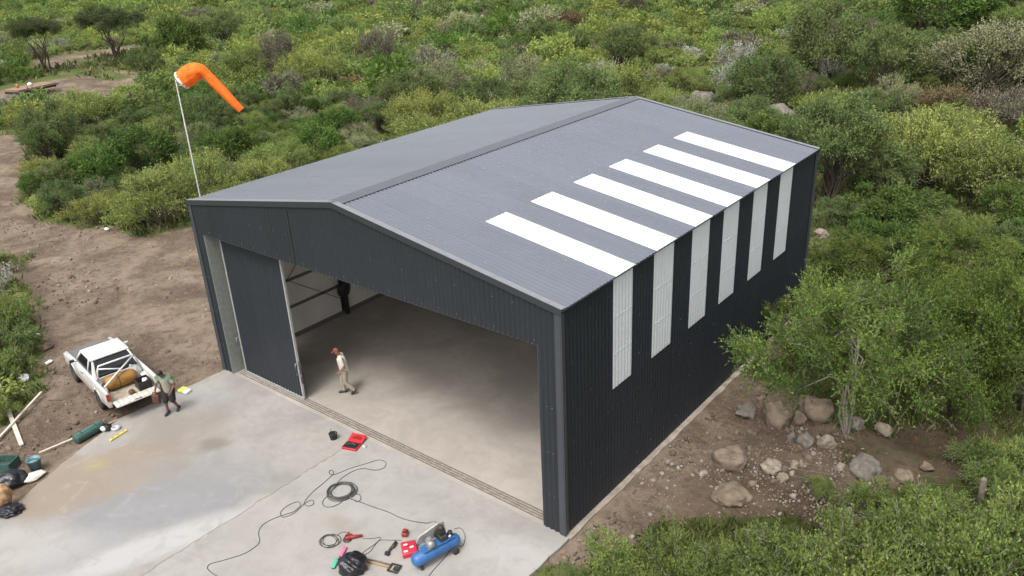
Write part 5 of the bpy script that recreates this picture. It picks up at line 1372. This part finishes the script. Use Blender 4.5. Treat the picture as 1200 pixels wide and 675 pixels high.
LOW = [plant_geo(seed=5000+i, R=1.6, H=[2.2,2.0,2.6,1.8][i % 4], ncl=26, nsp=9, nlf=4, leafL=.30, leafW=.14, SL=.5, base=.15, rc=.25, nst=2, trunk=.05, twig=0, wild=.4) for i in range(6)]
mv, mf_, mc, tv, tf = [], [], [], [], []; ov = 0; otv = 0
def mass(x, y, z, s, kind, rng, hz=1.):
    global ov, otv
    LV, LF, r, TV, TF = LOW[rng.integers(0, 6)]
    a = rng.uniform(0, 6.28); k = s/1.6; Rm = np.array([[math.cos(a), -math.sin(a), 0],[math.sin(a), math.cos(a), 0],[0, 0, hz]])*k
    A = LV@Rm.T+[x, y, z]; mv.append(A); mf_.append(LF+ov); ov += len(A)
    c1, c2 = MASS_L[kind]; jit = rng.uniform(.8, 1.2)*np.array([rng.uniform(.93,1.07), 1, 1])
    mc.append((np.array(c1)[None]*(1-r[:, None])+np.array(c2)[None]*r[:, None])*jit*1.65)
    B = TV@Rm.T+[x, y, z]; tv.append(B); tf.append(TF+otv); otv += len(B)
cnt = 0
for i in picked:
    x, y, z = ex[i], ey[i], zt[i]-.08; k = kind_of(i)
    vis = -20 < pb[i, 0] < 1220 and ptp[i, 1] < 690 and pb[i, 1] > -5
    if cnt < NIND and vis:
        cnt += 1; wd, cat = WORDS[k]; zn = zone(pb[i, 0], pb[i, 1]); ps = PR[k]; p = ps[rv_.integers(0, len(ps))]
        sz = size[i]*{'silver': .55, 'herb': .8, 'tree': 1.15}.get(k, 1)
        p.place((x, y, z), sz, rv_.uniform(.8, 1.32), wd+' '+zn, cat, (wd+'s '+zn), rv_.uniform(0, 6.28))
    else:
        mass(x, y, z, size[i]*{'silver': .6, 'herb': .8, 'tree': 1.2}.get(k, 1), k, rv_, rv_.uniform(.75, 1.25))
# the far plain at the upper left and whatever lies beyond
n2 = 5200
ang = RZ+math.pi/2+rv_.uniform(-.7, .75, n2); rad = np.sqrt(rv_.uniform(170**2, 520**2, n2)); fx, fy = CP[0]+rad*np.cos(ang), CP[1]+rad*np.sin(ang)
fz = hgt(fx, fy); pf = proj(np.stack([fx, fy, fz], -1)); tst = fbm2(fx, fy, .05, 44)
for i in range(n2):
    if not (-60 < pf[i, 0] < 1260 and pf[i, 1] > -45) : continue
    if inpoly(np.array([[fx[i], fy[i]]]), CLEAR)[0] or inpoly(np.array([[fx[i], fy[i]]]), D_PATH)[0]: continue
    mass(fx[i], fy[i], fz[i]-.1, rv_.uniform(1.6, 3.2), ('olive' if rv_.random() < .6 else 'dark') if tst[i]+rv_.normal()*.3 > -.1 else 'green', rv_, rv_.uniform(.6, .95))
m, g, b = newmat('scrub_leaf')
at = g.node('ShaderNodeAttribute', attribute_name='leafcol'); g.L.new(at.outputs['Color'], b.inputs['Base Color']); b.inputs['Roughness'].default_value = .65; b.inputs['Specular IOR Level'].default_value = .2
t = g.node('ShaderNodeBsdfTranslucent'); g.L.new(at.outputs['Color'], t.inputs['Color']); s_ = g.node('ShaderNodeMixShader'); s_.inputs[0].default_value = .32
g.L.new(b.outputs[0], s_.inputs[1]); g.L.new(t.outputs[0], s_.inputs[2]); g.L.new(s_.outputs[0], g.N['Material Output'].inputs['Surface'])
far = npmesh('distant_scrub', np.concatenate(mv), np.concatenate(mf_), m, np.concatenate(mc)); tag(far, kind='stuff')
ft = npmesh('stems', np.concatenate(tv), np.concatenate(tf), BARK, parent=far)
print('picked', len(picked), 'individual', cnt, 'mass', len(mv))

# --- grass and herbs between the shrubs: one object
def grass(n, r0, r1, hL, wL, blades, seed):
    rg = np.random.default_rng(seed)
    ang = RZ+math.pi/2+rg.uniform(-.68, .68, n); rad = np.sqrt(rg.uniform(r0**2, r1**2, n)); x, y = CP[0]+rad*np.cos(ang), CP[1]+rad*np.sin(ang)
    x = np.concatenate([x]); d = dirt_at(x, y); P = np.stack([x, y], -1)
    patch = fbm2(x, y, .7, 51)
    cl = d < .3
    cl |= (d < .8) & (d > .3) & (rg.random(n) < .35)
    cl &= (patch+rg.normal(size=n)*.4 > -.35)
    for pl in (HANG, APRON): cl &= ~inpoly(P, pl)
    z = hgt(x, y); pp = proj(np.stack([x, y, z], -1)); cl &= (pp[:, 0] > -40) & (pp[:, 0] < 1240) & (pp[:, 1] > -20) & (pp[:, 1] < 720)
    cl &= ~inpoly(pp[:, :2], HPOLY*.985+np.array([9, 5]))
    x, y, z = x[cl], y[cl], z[cl]; m_ = len(x); dd = d[cl]
    B = np.repeat(np.stack([x, y, z-.09], -1), blades, 0); k = len(B)
    B[:, :2] += rg.normal(size=(k, 2))*hL*.45
    D = unit(np.concatenate([rg.normal(size=(k, 2))*.55, np.ones((k, 1))], 1))
    sc = np.repeat(rg.uniform(.5, 1.3, m_)*(1+.3*fbm2(x, y, .5, 52)), blades)
    V, F = leaf_np(B, D, hL*sc, wL*sc, rg)
    tn = np.repeat(fbm2(x, y, .35, 53)*.5+rg.normal(size=m_)*.3, blades)+rg.normal(size=k)*.2
    dry = np.repeat((rg.random(m_) < .13) | (dd > .3) & (rg.random(m_) < .6), blades)
    f = np.clip(tn*.5+.5, 0, 1)[:, None]
    c = np.array([.042,.06,.02])*(1-f)+np.array([.155,.178,.056])*f
    c = np.where(dry[:, None], np.array([.25,.215,.12])*(.6+.6*f), c)
    return V, F, c
gs = [grass(16000, 15, 42, .28, .05, 9, 1), grass(22000, 42, 80, .42, .10, 7, 2), grass(24000, 80, 190, .65, .22, 5, 3)]
vv = []; ff = []; cl = []; o_ = 0
for V, F, c in gs: vv.append(V); ff.append(F+o_); cl.append(c); o_ += len(V)
gr_ = npmesh('grass', np.concatenate(vv), np.concatenate(ff), m, np.concatenate(cl)); tag(gr_, kind='stuff')
